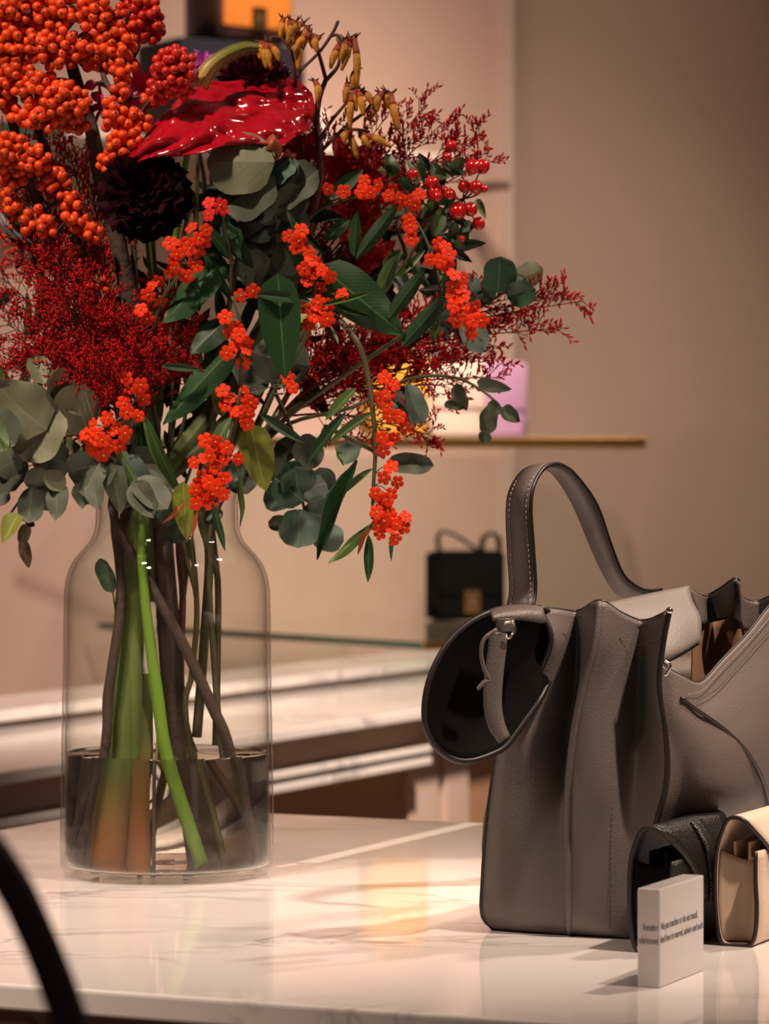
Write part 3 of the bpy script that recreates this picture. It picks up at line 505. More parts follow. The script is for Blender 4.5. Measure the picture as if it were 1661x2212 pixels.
# ------------------------------------------------------------------ small flap wallets
def wallet(label, o0, dn, h, L, mo, mi, edge, clasp=True):
    t = thing('flap_wallet', label, 'wallet', (o0.x, o0.y, ZT), 'small flap wallets in front of the tote')
    def W(a, b, c): return o0+NV*a-DV*b+V((0, 0, c))
    # outer wrap: front lower edge, base, back, over the top and down the front as a flap whose side edge sweeps inward
    prof = [(0.000, h*.74), (.0, h*.5), (-.001, .030), (.0, .012), (.004, .002), (dn*.5, .0004), (dn-.003, .002), (dn+.001, .014), (dn+.003, .04), (dn+.002, h*.72), (dn-.003, h*.9), (dn*.74, h*.985), (dn*.5, h), (dn*.28, h*.97), (dn*.1, h*.88), (-.002, h*.76), (-.0045, h*.62), (-.0055, h*.50), (-.0055, h*.40)]
    pr = cr([V((b, c, 0)) for b, c in prof], 4); N = len(pr); rows = []
    for i, p in enumerate(pr):
        f = i/(N-1); s = max(0.0, (f-0.70)/0.30); a0 = 0.055*(s*s*(3-2*s)) if s > 0 else 0.0
        rows.append([W(a0+(L-2*a0)*j/8, p.x, p.y) for j in range(9)])
    q = MB(); q.grid(rows); q.obj('wrap', M[mo], t, solid=0.0026)
    q = MB(); q.tube([r[0] for r in rows], .0017, 6); q.obj('wrap_edge', M[edge], t); q = MB(); q.tube(rows[-1], .0017, 6); q.obj('wrap_edge', M[edge], t)
    q = MB(); q.grid(patch([[W(.003, dn*.06, .004), W(.012, dn*.5, .003), W(.003, dn*.95, .004)], [W(.002, dn*.03, h*.35), W(.016, dn*.5, h*.35), W(.002, dn*1.03, h*.35)], [W(.003, dn*.04, h*.70), W(.015, dn*.45, h*.66), W(.003, dn*.98, h*.74)]], 6, 6)); q.obj('side_gusset', M[mi], t, solid=.0015)
    for b in (.30, .70):
        q = MB(); q.box(.012, L-.012, dn*b-.001, dn*b+.001, .006, h*.80, Matrix(((NV.x, -DV.x, 0, o0.x), (NV.y, -DV.y, 0, o0.y), (0, 0, 1, o0.z), (0, 0, 0, 1)))); q.obj('card_divider', M[mi], t, smooth=False)
    q = MB(); c2 = L*.5
    q.grid([[W(c2-.011+.022*j/4, p.x-(.0022 if True else 0), p.y+.001) for j in range(5)] for p in cr([V((b, c, 0)) for b, c in ((dn*.30, h*.975), (dn*.1, h*.89), (-.003, h*.77), (-.0055, h*.62), (-.0068, h*.46), (-.006, h*.33))], 4)]); q.obj('closing_strap', M[mo], t, solid=.003)
    if clasp:
        q = MB(); q.ball(W(c2, -.012, h*.35), .0068, 14, sq=.6, ax=DV); q.tube(cr([W(c2, -.008, h*.35), W(c2+.002, -.013, h*.27), W(c2+.002, -.010, h*.20)], 4), .0022, 8); q.obj('turn_clasp', M['silver'], t)
    return t
wallet('black grained leather flap wallet with steel clasp between the tote and the acrylic sign', P(1452, 2062, 2.4845)*1.0, .031, .093, .145, 'blackgrain', 'blackskin', 'bagdark')
wallet('cream leather flap wallet with dark edges, rightmost on the table', P(1632, 2047, 2.5219), .029, .097, .15, 'cream', 'creamin', 'bagdark')
# ------------------------------------------------------------------ acrylic sign
s0 = V((0.19, 2.317, ZT)); Am = Matrix(((NV.x, -DV.x, 0, s0.x), (NV.y, -DV.y, 0, s0.y), (0, 0, 1, ZT), (0, 0, 0, 1)))
sg = thing('acrylic_sign', 'milky acrylic block sign asking visitors not to touch, in front of the wallets', 'sign', s0)
q = MB(); q.box(0, .093, 0, .0165, 0.0002, .0685, Am); q.obj('acrylic_block', M['acrylic'], sg, smooth=False, bevel=0.0012)
def lettering(txt, size, width, org, xd, nd):
    cu = bpy.data.curves.new('lettering', 'FONT'); cu.body = txt; cu.size = size; cu.shear = 0.2; cu.space_character = 0.95; cu.extrude = 0.00004; cu.offset = 0.00003; cu.materials.append(M['ink'])
    tmp = bpy.data.objects.new('lettering', cu); me = bpy.data.meshes.new_from_object(tmp); bpy.data.objects.remove(tmp)
    wd = max(v.co.x for v in me.vertices); y = V((0, 0, 1)); k = width/wd
    o = bpy.data.objects.new('lettering', me); COL.objects.link(o); o.parent = sg; org = org-V(sg.location)
    o.matrix_basis = Matrix(((xd.x*k, y.x, nd.x, org.x), (xd.y*k, y.y, nd.y, org.y), (xd.z*k, y.z, nd.z, org.z), (0, 0, 0, 1)))
lettering('Ne pas toucher or do not touch,', .0074, .077, s0+NV*.002+DV*.0002+V((0, 0, .0400)), NV, DV)
lettering('feel free to marvel, admire and such.', .0074, .090, s0+NV*.001+DV*.0002+V((0, 0, .0310)), NV, DV)
lettering('Ne pas toucher or', .0070, .0112, s0-DV*.0122-NV*.0002+V((0, 0, .0395)), DV, -NV)  # both side-face lines imitate the sign text refracted through the block
lettering('but feel free to marvel', .0070, .0145, s0-DV*.0155-NV*.0002+V((0, 0, .0303)), DV, -NV)
# ------------------------------------------------------------------ plum strap of a bag close to the camera
pb = thing('plum_handbag', 'dark plum leather handle of a bag close to the camera, blurred at the corner', 'handbag', (-0.16, 1.30, 0.86))
H1 = [P(x, y, 1.30) for x, y in [(-420, 2500), (-430, 2100), (-330, 1830), (-180, 1760), (-60, 1800), (20, 1900), (75, 2010), (120, 2120), (165, 2260), (215, 2500)]]
q = MB(); q.tube(cr(H1, 8), .0072, 12); q.obj('handle', M['plum'], pb)
zt = CZ-(2480-HY)/F*1.30
q = MB(); q.box(-.26, -.09, 1.25, 1.35, .86, zt); q.obj('body', M['plum'], pb, bevel=.012)
q = MB(); q.box(-.24, -.11, 1.255, 1.345, zt-.01, zt+.004); q.obj('top_closure', M['plum'], pb, bevel=.004)
q = MB(); q.box(-.42, .02, 1.12, 1.48, 0.0, .86); o = q.obj('display_plinth', M['tan'], None, smooth=False, bevel=.003); tag(o, 'tan display plinth close to the camera carrying the plum handbag', 'plinth')
# ================================================================== THE BOUQUET
Y0 = 3.0
def Q(x, y, d=0.0): return P(x, y, Y0+d)
CAMV = V((0, -1, 0.0))
def norm_mesh(fn, cols, nr, fold, droop, mats, wav=0.0, name='leaf'):
    "leaf blade one long, one wide: midrib strip is the second material"
    mb = MB(); rows = []
    for i in range(nr+1):
        t = i/nr; wd = fn(t)*0.5; r = []
        for c in cols:
            r.append(V((c*wd, t, -fold*abs(c)*wd*-1 - droop*t*t + wav*math.sin(t*11+c*3)*abs(c)*0.06)))
        rows.append(r)
    mid = len(cols)//2-1
    mb.grid(rows, mcol=lambda i, j: 1 if j == mid and len(cols) % 2 == 0 else 0)
    return mb.mesh(name, mats)
C6 = (-1, -.55, -.045, .045, .55, 1)
def lan(t): return max(0.02, 1.9*(t**.75)*(1-t)**.85)
def ova(t): return max(0.02, 1.78*(t**.45)*(1-t)**.78)
def rnd(t): return max(0.06, (1-abs(2*t-1)**2.5)**.5)
def spo(t): return max(0.02, 1.35*(t**1.1)*(1-t)**.38)
LM = {}
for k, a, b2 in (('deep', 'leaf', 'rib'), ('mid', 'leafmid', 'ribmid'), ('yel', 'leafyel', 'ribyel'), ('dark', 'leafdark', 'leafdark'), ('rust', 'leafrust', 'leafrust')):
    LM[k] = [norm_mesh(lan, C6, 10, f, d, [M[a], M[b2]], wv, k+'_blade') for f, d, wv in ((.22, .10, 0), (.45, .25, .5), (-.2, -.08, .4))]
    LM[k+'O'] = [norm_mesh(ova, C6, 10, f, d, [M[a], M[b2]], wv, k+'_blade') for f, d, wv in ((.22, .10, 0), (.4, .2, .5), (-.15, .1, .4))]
for k, a in (('euc', 'euc'), ('blue', 'eucblue'), ('pale', 'euclt'), ('eudark', 'eucdark'), ('brown', 'eucbrown')):
    LM[k] = [norm_mesh(rnd, (-1, -.6, -.02, .02, .6, 1), 10, f, d, [M[a], M['eucrib']], wv, k+'_blade') for f, d, wv in ((.18, .08, .3), (-.22, .15, .6), (.35, -.1, .8))]
    LM[k+'O'] = [norm_mesh(ova, (-1, -.6, -.02, .02, .6, 1), 10, f, d, [M[a], M['eucrib']], wv, k+'_blade') for f, d, wv in ((.18, .08, .3), (-.22, .15, .6), (.35, -.1, .8))]
def leaf(par, kind, bx, by, tx, ty, wpx, d=0.0, roll=None, dt=None):
    B, T = Q(bx, by, d), Q(tx, ty, d+(R.uniform(-.02, .015) if dt is None else dt)); y = T-B
    roll = R.uniform(-.6, .6) if roll is None else roll
    z = Matrix.Rotation(roll, 3, y.normalized()) @ (CAMV+V((0, 0, .25)))
    me = LM[kind][R.randrange(3)]
    inst('leaf', me, basis(y, z, B, wpx*S3/max(.45, math.cos(roll)), y.length, y.length), par)
# flower heads
def blossom_mesh(pm, em, name):
    mb = MB()
    for k in range(5):
        a = 2*math.pi*k/5; ca, sa = math.cos(a), math.sin(a); rows = []
        for r, hw, z in ((.10, .05, .0), (.38, .28, .07), (.68, .42, .10), (.90, .34, .06), (1.0, .12, .0)):
            rows.append([V((r*ca-h*sa, r*sa+h*ca, z-abs(h)*.25)) for h in (-hw, -hw*.4, hw*.4, hw)])
        mb.grid(rows)
    mb.tube([(0, 0, -.9), (0, 0, -.3), (0, 0, .06)], [.07, .08, .16], 5, 1); mb.ball((0, 0, .10), .15, 6, (.5, 1.2, 1.9), 1)
    return mb.mesh(name, [M[pm], M[em]])
BLO = [blossom_mesh('petal', 'eye', 'vermilion_blossom'), blossom_mesh('petal2', 'eye', 'coral_blossom')]
bmb = MB(); bmb.ball((0, 0, 0), 1, 10, (.26, .6, 1.0, 1.5, 2.0, 2.5, 2.95), 0, 1)
BER = [bmb.mesh('berry_a', [M['berry'], M['dot']]), bmb.mesh('berry_b', [M['berry2'], M['dot']])]
def stem_part(par, pts, r, m, n=8, name='stem', sub=6):
    q = MB(); q.tube(cr([Q(*p) for p in pts], sub), r, n); return q.obj(name, M[m], par)
NECKBASE = {  # routes through the vase neck down into the vase, x, y, depth offset, plus thickness
 'a': [(247,1110,-.03),(257,1210,-.04),(262,1300,-.045),(241,1450,-.05),(232,1512,-.05),(228,1610,-.05),(185,1860,-.04)],
 'b': [(345,1100,.0),(360,1300,.0),(376,1500,.005),(400,1700,.01),(420,1868,.012)],
 'c': [(242,1095,-.045),(330,1270,-.05),(400,1400,-.05),(460,1530,-.045),(495,1620,-.04),(535,1850,-.02)],
 'n': [(305,1100,-.045),(313,1290,-.058),(340,1500,-.066),(362,1640,-.066),(430,1862,-.06)],
 'e': [(400,1100,-.03),(425,1300,-.035),(415,1450,-.03),(402,1560,-.025),(470,1868,-.03)],
 'f': [(440,1100,-.02),(452,1200,-.02),(440,1400,-.02),(425,1592,-.015)],
 'g': [(455,1100,.0),(470,1250,.005),(470,1400,.008),(466,1610,.01)],
 'h': [(470,1100,-.03),(452,1240,-.03),(462,1420,-.03),(478,1606,-.028),(520,1850,.0)],
 'i': [(380,1100,.03),(350,1500,.02),(338,1640,-.03),(336,1868,-.04)],
 'j': [(285,1100,.03),(255,1400,.03),(205,1868,.02)],
 'k': [(330,1100,.045),(370,1500,.045),(330,1868,.05)],
 'l': [(420,1100,.045),(380,1400,.05),(300,1868,.05)],
 'm': [(270,1100,-.01),(258,1340,-.02),(232,1640,-.03),(168,1850,-.01)],
 'o': [(400,1100,.02),(395,1300,.02),(400,1560,.02),(500,1800,.02)]}
ZB = Q(0, 1868).z
# ---- winterberry branches
def ilex(label, trunk, route, r, twigs, bm=0, rb=11.2, mt='bark'):
    t = thing('winterberry_branch', label, 'branch', Q(*NECKBASE[route][-1]), 'orange berry branches in the bouquet')
    stem_part(t, trunk+NECKBASE[route], r, mt, 8)
    tw = MB(); tr = cr([Q(*p) for p in trunk], 8); cnt = 0
    for cx, cy, d, rx, ry, n in twigs:
        c = Q(cx, cy, d); a = min(tr, key=lambda p: (p-c).length)
        tw.tube(cr([a, a.lerp(c, .5)+V((0, 0, .006)), c], 4), [.0019, .0013, .0009], 5)
        pts = []; tries = 0
        n = int(n*1.5)
        while len(pts) < n and tries < n*50:
            tries += 1; u = rv()
            if u.length > 1: continue
            p = c+V((u.x*rx*S3, u.y*min(rx, ry)*S3*.75, u.z*ry*S3))
            if all((p-o).length > rb*1.45*S3 for o in pts): pts.append(p)
        for p in pts:
            if cnt >= 290: break
            cnt += 1
            ax = (p-c).normalized()*.8+CAMV*.5+rv(.7); s = rb*S3*R.uniform(.88, 1.1)
            inst('berry', BER[bm], basis(ax.orthogonal(), ax, p, s, s, s), t)
        for p in pts[::4]: tw.tube([c, p], [.0008, .0005], 4)
    tw.obj('twigs', M['bark'], t, kind='stuff'); return t
ilex('large winterberry branch with dark woody trunk rising at the top left, thick with orange berries', [(95,-40,.0),(140,90,.0),(166,180,-.005),(200,290,-.01),(218,390,-.01),(245,480,-.01),(290,700,.0),(320,900,.0)], 'b', [.0042, .0062, .0072, .0085, .0105, .0105],
 [(120,25,-.03,60,45,30),(205,30,-.03,36,45,20),(125,105,-.035,62,40,30),(200,110,-.02,34,36,16),(85,190,-.03,55,34,24),(140,220,-.045,52,42,30),(155,265,-.04,36,20,10),(230,60,-.02,22,30,8)])
ilex('winterberry twig reaching to the upper right of the dark trunk, orange berries in loose strings', [(300,0,-.02),(262,55,-.02),(222,150,-.02),(250,215,-.03),(262,300,-.02),(255,420,.0),(270,600,.0),(260,900,-.02)], 'a', [.0022, .0026, .0035, .0045, .0045],
 [(248,95,-.03,45,32,20),(210,130,-.02,40,25,14),(265,140,-.03,30,30,10),(262,62,-.02,26,36,9),(262,185,-.03,16,38,8),(240,245,-.04,22,40,10),(285,265,-.04,38,30,14),(270,318,-.045,36,38,16),(330,215,-.03,32,16,8),(235,352,-.03,24,24,6),(300,325,-.04,16,22,4)])
ilex('winterberry branch filling the extreme upper left corner left of the dark trunk', [(-20,-30,.0),(20,80,.0),(60,200,.0),(100,330,.0),(190,600,.01),(260,900,.02)], 'm', [.003, .004, .005, .005],
 [(40,18,-.03,55,40,24),(5,60,-.03,30,40,12),(50,100,-.03,60,40,26),(15,140,-.02,34,34,14),(38,172,-.03,50,34,22),(10,215,-.02,30,30,10),(62,250,-.03,42,24,14),(95,260,-.03,34,22,8),(90,60,-.02,30,40,10)])
ilex('scarlet winterberry twig at the top of the bouquet, tight red head of berries', [(312,30,.0),(300,95,.0),(262,200,.01),(250,400,.02),(280,900,.03)], 'j', [.0016, .0022, .0036, .0042], [(300,25,-.01,45,42,34),(325,55,-.01,26,36,12),(285,72,-.01,30,28,10)], 1)
ilex('winterberry twig in front of the red spathe with one dense scarlet cluster', [(378,130,-.06),(350,190,-.05),(300,260,-.03),(285,420,.0),(300,900,.0)], 'c', [.0014, .002, .004, .005, .005], [(378,150,-.065,44,46,36),(345,195,-.055,30,24,9),(390,195,-.06,28,18,7)], 1)
ilex('winterberry branch low on the left edge, berries half hidden in red sea lavender', [(10,200,.0),(45,330,-.01),(90,460,.0),(170,620,.01),(230,900,.02)], 'm', [.004, .005, .005, .0045],
 [(20,320,-.03,45,35,18),(70,345,-.03,40,30,14),(30,375,-.02,40,26,10),(110,385,-.02,30,26,6),(20,430,-.02,20,30,5),(75,480,-.02,30,30,6),(160,440,-.03,22,22,4),(165,478,-.03,26,22,6),(200,505,-.03,24,20,5),(100,490,-.03,24,24,5),(215,610,-.02,30,20,3),(130,400,-.02,30,30,5)])
# ---- sea lavender (one mass of tiny florets per spray)
def lim_branch(ms, mf, B, T, wd, nt, fl=1.0, rs=.0011, dens=1.0):
    ax = T-B; L = ax.length; bow = V((0, 0, L*.06))
    cur = cr([B, B.lerp(T, .35)+bow, B.lerp(T, .7)+bow*.7, T], 6); ms.tube(cur, [rs, rs*.7, rs*.35], 5)
    for k in range(nt):
        t = .22+.78*(k+R.random())/nt; p = lerpl(cur, min(t, .999)); d0 = (lerpl(cur, min(t+.05, .9999))-lerpl(cur, max(t-.05, 0))).normalized()
        side = d0.cross(rv()).normalized(); side = (side+V((0, -side.y*.45, .12))).normalized()
        d = (d0*R.uniform(.5, 1.0)+side*R.uniform(.45, 1.0)).normalized(); ln = wd*(1.15-t*.75)*R.uniform(.55, 1.1)
        e = p+d*ln+V((0, 0, ln*.12)); tc = cr([p, p.lerp(e, .5)+rv(.1)*ln, e], 3); ms.tube(tc, [rs*.45, rs*.25], 3, cap=False)
        ns = max(2, int(ln/.011*dens))
        for s in range(ns):
            u = .25+.75*(s+.5)/ns; a = lerpl(tc, u); sd = (d*.9+d.cross(rv()).normalized()*.8).normalized(); sl = R.uniform(.010, .019); b = a+sd*sl
            ms.tube([a, b], [.00035, .00025], 3, cap=False)
            upv = (V((0, 0, 1))-sd*sd.z); upv = upv.normalized() if upv.length > .1 else d
            m = R.randint(4, 7)
            for f in range(m):
                g = a.lerp(b, (f+1)/m); fd = (upv*R.uniform(.5, 1)*(1 if f % 3 else -.4)+sd*.7+rv(.25)).normalized(); fl_ = R.uniform(.0032, .0052)*fl
                mf.tube([g, g+fd*fl_*.55, g+fd*fl_], [.0003, .00085*fl, .0005], 3)
def limonium(label, base, tips, wd, nt, fm='limon', route=None, fl=1.0, dens=1.0):
    t = thing('sea_lavender_spray', label, 'flower', Q(*base), 'red sea lavender sprays in the bouquet'); ms, mf = MB(), MB()
    for x, y, d in tips: lim_branch(ms, mf, Q(*base), Q(x, y, d), wd, nt, fl, .0012, dens)
    if route: q = MB(); q.tube(cr([Q(*base)]+[Q(*p) for p in NECKBASE[route]], 5), .0016, 5); q.obj('stem', M['oliv'], t)
    ms.obj('twigs', M['limstem'], t, kind='stuff'); mf.obj('florets', M[fm], t, kind='stuff'); return t
limonium('feathery scarlet sea lavender filling the upper left under the orange berries', (260,800,.02), [(20,300,.02),(90,280,.02),(150,330,.0),(40,400,.0),(190,370,.02),(110,440,-.01),(5,480,0)], .050, 34, 'limon2', 'm')
limonium('deep crimson sea lavender mass across the left middle of the bouquet', (270,900,-.01), [(5,600,-.03),(60,560,-.02),(15,700,-.04),(120,560,-.03),(150,650,-.05),(90,760,-.05),(210,600,-.02)], .050, 36, 'limon', 'a')
limonium('crimson sea lavender fringe hanging over the pale leaves lower left', (300,930,-.03), [(120,790,-.07),(180,800,-.08),(240,820,-.08),(300,770,-.07),(385,760,-.05),(395,690,-.03),(340,640,-.02),(260,700,-.05),(40,780,-.06)], .048, 34, 'limon', 'e')
limonium('thin crimson sea lavender twigs drooping at the far left below the big pale leaf', (230,930,-.03), [(10,1000,-.05),(60,1010,-.05),(110,960,-.05)], .026, 7, 'limon', None, .9, .6)
limonium('crimson sea lavender spray pointing up behind the red hip berries', (640,640,.06), [(915,232,.05),(960,262,.04),(1050,295,.05),(1058,345,.04),(985,310,.05)], .034, 22, 'limon', 'g', 1.35, .9)
limonium('crimson sea lavender around the kangaroo paw stem', (600,640,.06), [(650,290,.05),(720,270,.05),(840,245,.05),(880,300,.05),(780,330,.04),(700,400,.05),(830,350,.06)], .040, 20, 'limon', 'i', 1.2)
limonium('crimson sea lavender spray sweeping out to the far right tip', (620,850,.04), [(1260,650,.06),(1205,640,.05),(1190,710,.06),(1120,640,.06),(1060,650,.07)], .036, 25, 'limon', 'h', 1.4, 1.0)
limonium('dark crimson sea lavender spray spreading low on the right behind the arching stem', (600,900,.04), [(1085,815,.06),(1060,770,.05),(980,830,.05),(900,740,.05),(1000,740,.06),(820,730,.03),(760,790,.02),(720,720,.02),(660,780,.0),(930,940,.03)], .040, 28, 'limon', 'l', 1.2, 1.0)
# ---- dark leafy filler deep inside
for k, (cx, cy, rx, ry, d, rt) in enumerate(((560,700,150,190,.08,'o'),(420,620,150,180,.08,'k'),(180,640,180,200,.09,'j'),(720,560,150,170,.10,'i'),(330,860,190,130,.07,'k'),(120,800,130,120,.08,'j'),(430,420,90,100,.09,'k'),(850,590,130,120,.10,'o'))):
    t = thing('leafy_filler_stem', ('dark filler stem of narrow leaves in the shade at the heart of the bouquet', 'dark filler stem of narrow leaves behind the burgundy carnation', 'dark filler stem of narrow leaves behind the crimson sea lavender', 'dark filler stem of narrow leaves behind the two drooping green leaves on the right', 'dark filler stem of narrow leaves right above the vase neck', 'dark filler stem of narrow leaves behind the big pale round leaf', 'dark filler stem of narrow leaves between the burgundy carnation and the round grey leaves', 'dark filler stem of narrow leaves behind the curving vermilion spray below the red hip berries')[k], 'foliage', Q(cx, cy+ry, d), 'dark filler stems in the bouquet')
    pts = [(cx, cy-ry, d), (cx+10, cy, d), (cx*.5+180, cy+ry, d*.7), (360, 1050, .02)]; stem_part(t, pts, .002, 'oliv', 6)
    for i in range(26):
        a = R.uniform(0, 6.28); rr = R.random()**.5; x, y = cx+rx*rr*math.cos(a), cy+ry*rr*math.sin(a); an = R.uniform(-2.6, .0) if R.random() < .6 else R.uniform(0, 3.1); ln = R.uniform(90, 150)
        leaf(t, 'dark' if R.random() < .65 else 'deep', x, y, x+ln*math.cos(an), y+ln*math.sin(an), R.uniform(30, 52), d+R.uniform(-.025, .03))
# ---- eucalyptus
def euc(label, stems, leaves, route, group=None):
    t = thing('eucalyptus_branch', label, 'branch', Q(*stems[0][-1]), 'eucalyptus branches in the bouquet')
    for i, s in enumerate(stems): stem_part(t, list(s)+(NECKBASE[route] if i == 0 and route else []), [.0011, .0018, .0022, .0024], 'oliv', 6, 'stem' if i == 0 else 'twig')
    for L in leaves: leaf(t, *L)
    return t
euc('eucalyptus branch with large round grey-green leaves under the glossy red spathe', [[(560,330,-.05),(575,400,-.05),(598,500,-.04),(600,600,-.02),(560,800,.0)]],
 [('pale',592,350,446,345,136,-.078,-.05,.0),('euc',592,380,478,445,105,-.07,.25,.0),('euc',560,408,585,330,64,-.06,.9),('eudark',575,395,620,335,62,-.062,-.7),('blue',565,385,640,345,70,-.055,-.5),('euc',590,440,692,372,95,-.05,-.2),('euc',600,450,500,430,80,-.055,.6),('euc',598,470,655,405,70,-.052,.3),('euc',602,500,520,455,90,-.045,.3),('euc',600,495,668,480,72,-.045,-.4),('euc',600,560,555,500,80,-.035,.2),('euc',602,590,650,520,70,-.035,.2),('euc',560,610,520,545,80,-.03,.2),('blue',620,640,565,560,90,-.02,-.1)], 'e')
euc('eucalyptus branch with a few very large pale leaves at the left edge', [[(60,790,-.05),(120,880,-.05),(200,980,-.03),(260,1060,-.03)]],
 [('paleO',100,930,-15,830,150,-.09,.1,.0),('pale',122,880,62,1000,115,-.085,.2,.0),('pale',95,830,75,775,52,-.08,.3),('pale',112,860,120,790,40,-.08,.9),('paleO',130,850,220,880,105,-.075,-.35),('pale',150,940,175,830,95,-.07,.3),('euc',-30,900,30,960,90,-.1,.2),('mid',-40,880,22,975,60,-.105,.3),('mid',-30,790,25,835,50,-.07,.3),('euc',30,920,85,985,80,-.075,.3)], 'm')
euc('small-leaved eucalyptus branch drooping over the left of the vase neck', [[(15,1120,-.06),(70,1050,-.06),(150,1000,-.06),(240,990,-.05),(300,1040,-.04)],[(110,1100,-.06),(130,1040,-.06),(150,1000,-.06)],[(190,1090,-.06),(200,1040,-.06),(215,995,-.06)],[(50,1200,-.06),(58,1140,-.06),(70,1050,-.06)],[(330,1100,-.07),(290,1040,-.06),(240,990,-.05)]],
 [('euc',150,1000,60,985,72,-.075),('euc',60,1000,10,1050,70,-.07),('euc',90,1010,75,1060,55,-.078),('euc',68,1050,60,1125,56,-.08,.1),('eucO',125,1040,118,1120,62,-.085,.1),('euc',125,1045,95,1100,40,-.07),('eucO',178,1040,182,1098,52,-.08,.4),('eucO',200,1040,212,1100,55,-.085,.2),('euc',215,1000,150,1020,70,-.075),('euc',215,1000,175,1065,50,-.08,.5),('eucO',240,1000,258,1112,66,-.088,.2),('euc',240,990,205,1050,60,-.08),('blueO',260,985,320,1080,80,-.085,.3),('eucO',290,1040,335,1122,72,-.09,.2),('euc',290,1035,362,1095,64,-.085,-.3),('euc',270,990,340,1010,70,-.07,.3),('pale',170,960,110,1000,70,-.06),('pale',230,960,180,1000,60,-.06),('euc',120,960,60,940,60,-.06),('euc',50,985,-10,1020,66,-.07),('yel',55,1060,85,1110,40,-.06),('brown',58,1135,40,1180,28,-.06),('brownO',46,1165,60,1225,34,-.06,.2),('yelO',40,1110,5,1165,52,-.085,.2),('euc',60,1130,78,1138,14,-.08),('pale',105,1015,130,1060,44,-.082),('euc',300,1010,380,1050,60,-.07),('euc',20,1060,-20,1080,50,-.07)], 'j')
euc('eucalyptus branch with round blue-green leaves hanging right of the vase neck', [[(690,1180,.0),(660,1110,-.01),(648,1040,-.01),(640,960,.0),(600,860,.0),(560,820,.0)]],
 [('blue',648,1062,566,1078,72,-.02,.1),('eudark',645,1070,635,1005,78,-.03,.3),('blue',640,1065,705,1040,84,-.022,-.1),('euc',600,1045,585,990,60,-.015),('blue',655,1100,715,1125,84,-.03,.1),('blue',650,1100,640,1180,84,-.034,.2),('eudark',640,1100,625,1175,44,-.036,-.5),('pale',625,1140,580,1125,42,-.012),('blue',670,1150,738,1168,60,-.02,.2),('euc',640,1000,690,950,66,-.01),('euc',640,985,600,950,70,-.01),('eudark',638,1040,620,1000,52,-.032,.2),('eudark',655,1085,600,1030,70,-.034,.3),('blue',760,955,745,1000,50,.0),('blue',690,1010,700,1070,60,-.01)], 'f')
euc('eucalyptus branch with round leaves reaching out at the right above the crimson tip', [[(1130,600,.05),(1060,650,.05),(960,700,.05),(800,800,.05),(600,900,.03)]],
 [('eudark',1075,632,1080,555,74,.03,.15,.0),('eudark',1090,632,1135,598,48,.032,.2),('pale',1118,605,1178,580,52,.04,.4),('eudark',1095,640,1160,622,52,.035,.5),('blue',1035,650,1000,590,62,.04,.2),('eudark',1060,650,1040,610,44,.045),('blue',1010,690,1040,760,60,.05),('blue',960,730,930,640,60,.05),('euc',980,700,1060,720,70,.05)], 'g')
euc('eucalyptus twig low on the right with curled sage leaves below the lilac handbag', [[(1090,890,.03),(1050,850,.03),(980,815,.03),(880,820,.03),(760,880,.02),(600,930,.0)],[(880,820,.03),(900,870,.03)],[(830,990,.0),(780,960,.01),(700,920,.01)]],
 [('eucO',985,828,1012,884,36,.02,.7),('euc',960,872,1010,884,20,.02,.2),('eucO',1030,825,1104,842,34,.02,.5),('euc',1060,875,1040,935,42,.02,.6),('brownO',1050,935,1060,905,26,.022),('eucO',1085,880,1126,912,40,.02,.4),('eucO',1055,870,1085,892,34,.018),('euc',1040,930,1055,958,26,.02),('blue',880,830,905,915,44,.02,.5),('blue',900,880,865,910,70,.03),('euc',835,1000,936,1008,46,-.02,.1,.0),('blue',870,880,890,840,60,.03),('eudark',850,850,905,905,60,.035)], 'h')
euc('eucalyptus branch with a big grey leaf cupping the bottom of the long green leaf', [[(640,760,-.03),(590,780,-.03),(540,880,-.02),(480,1000,-.02)]], [('euc',545,760,668,800,100,-.05,.3,.0),('eudark',590,830,650,800,50,-.04),('euc',520,780,560,850,70,-.03),('pale',530,800,500,900,60,-.03),('euc',500,1010,530,1070,66,-.03),('blue',480,1040,540,1030,66,-.03),('blue',400,1080,330,1110,70,-.05,.2),('blue',440,1120,470,1090,60,-.02),('blue',400,1110,370,1170,60,-.03)], 'o')
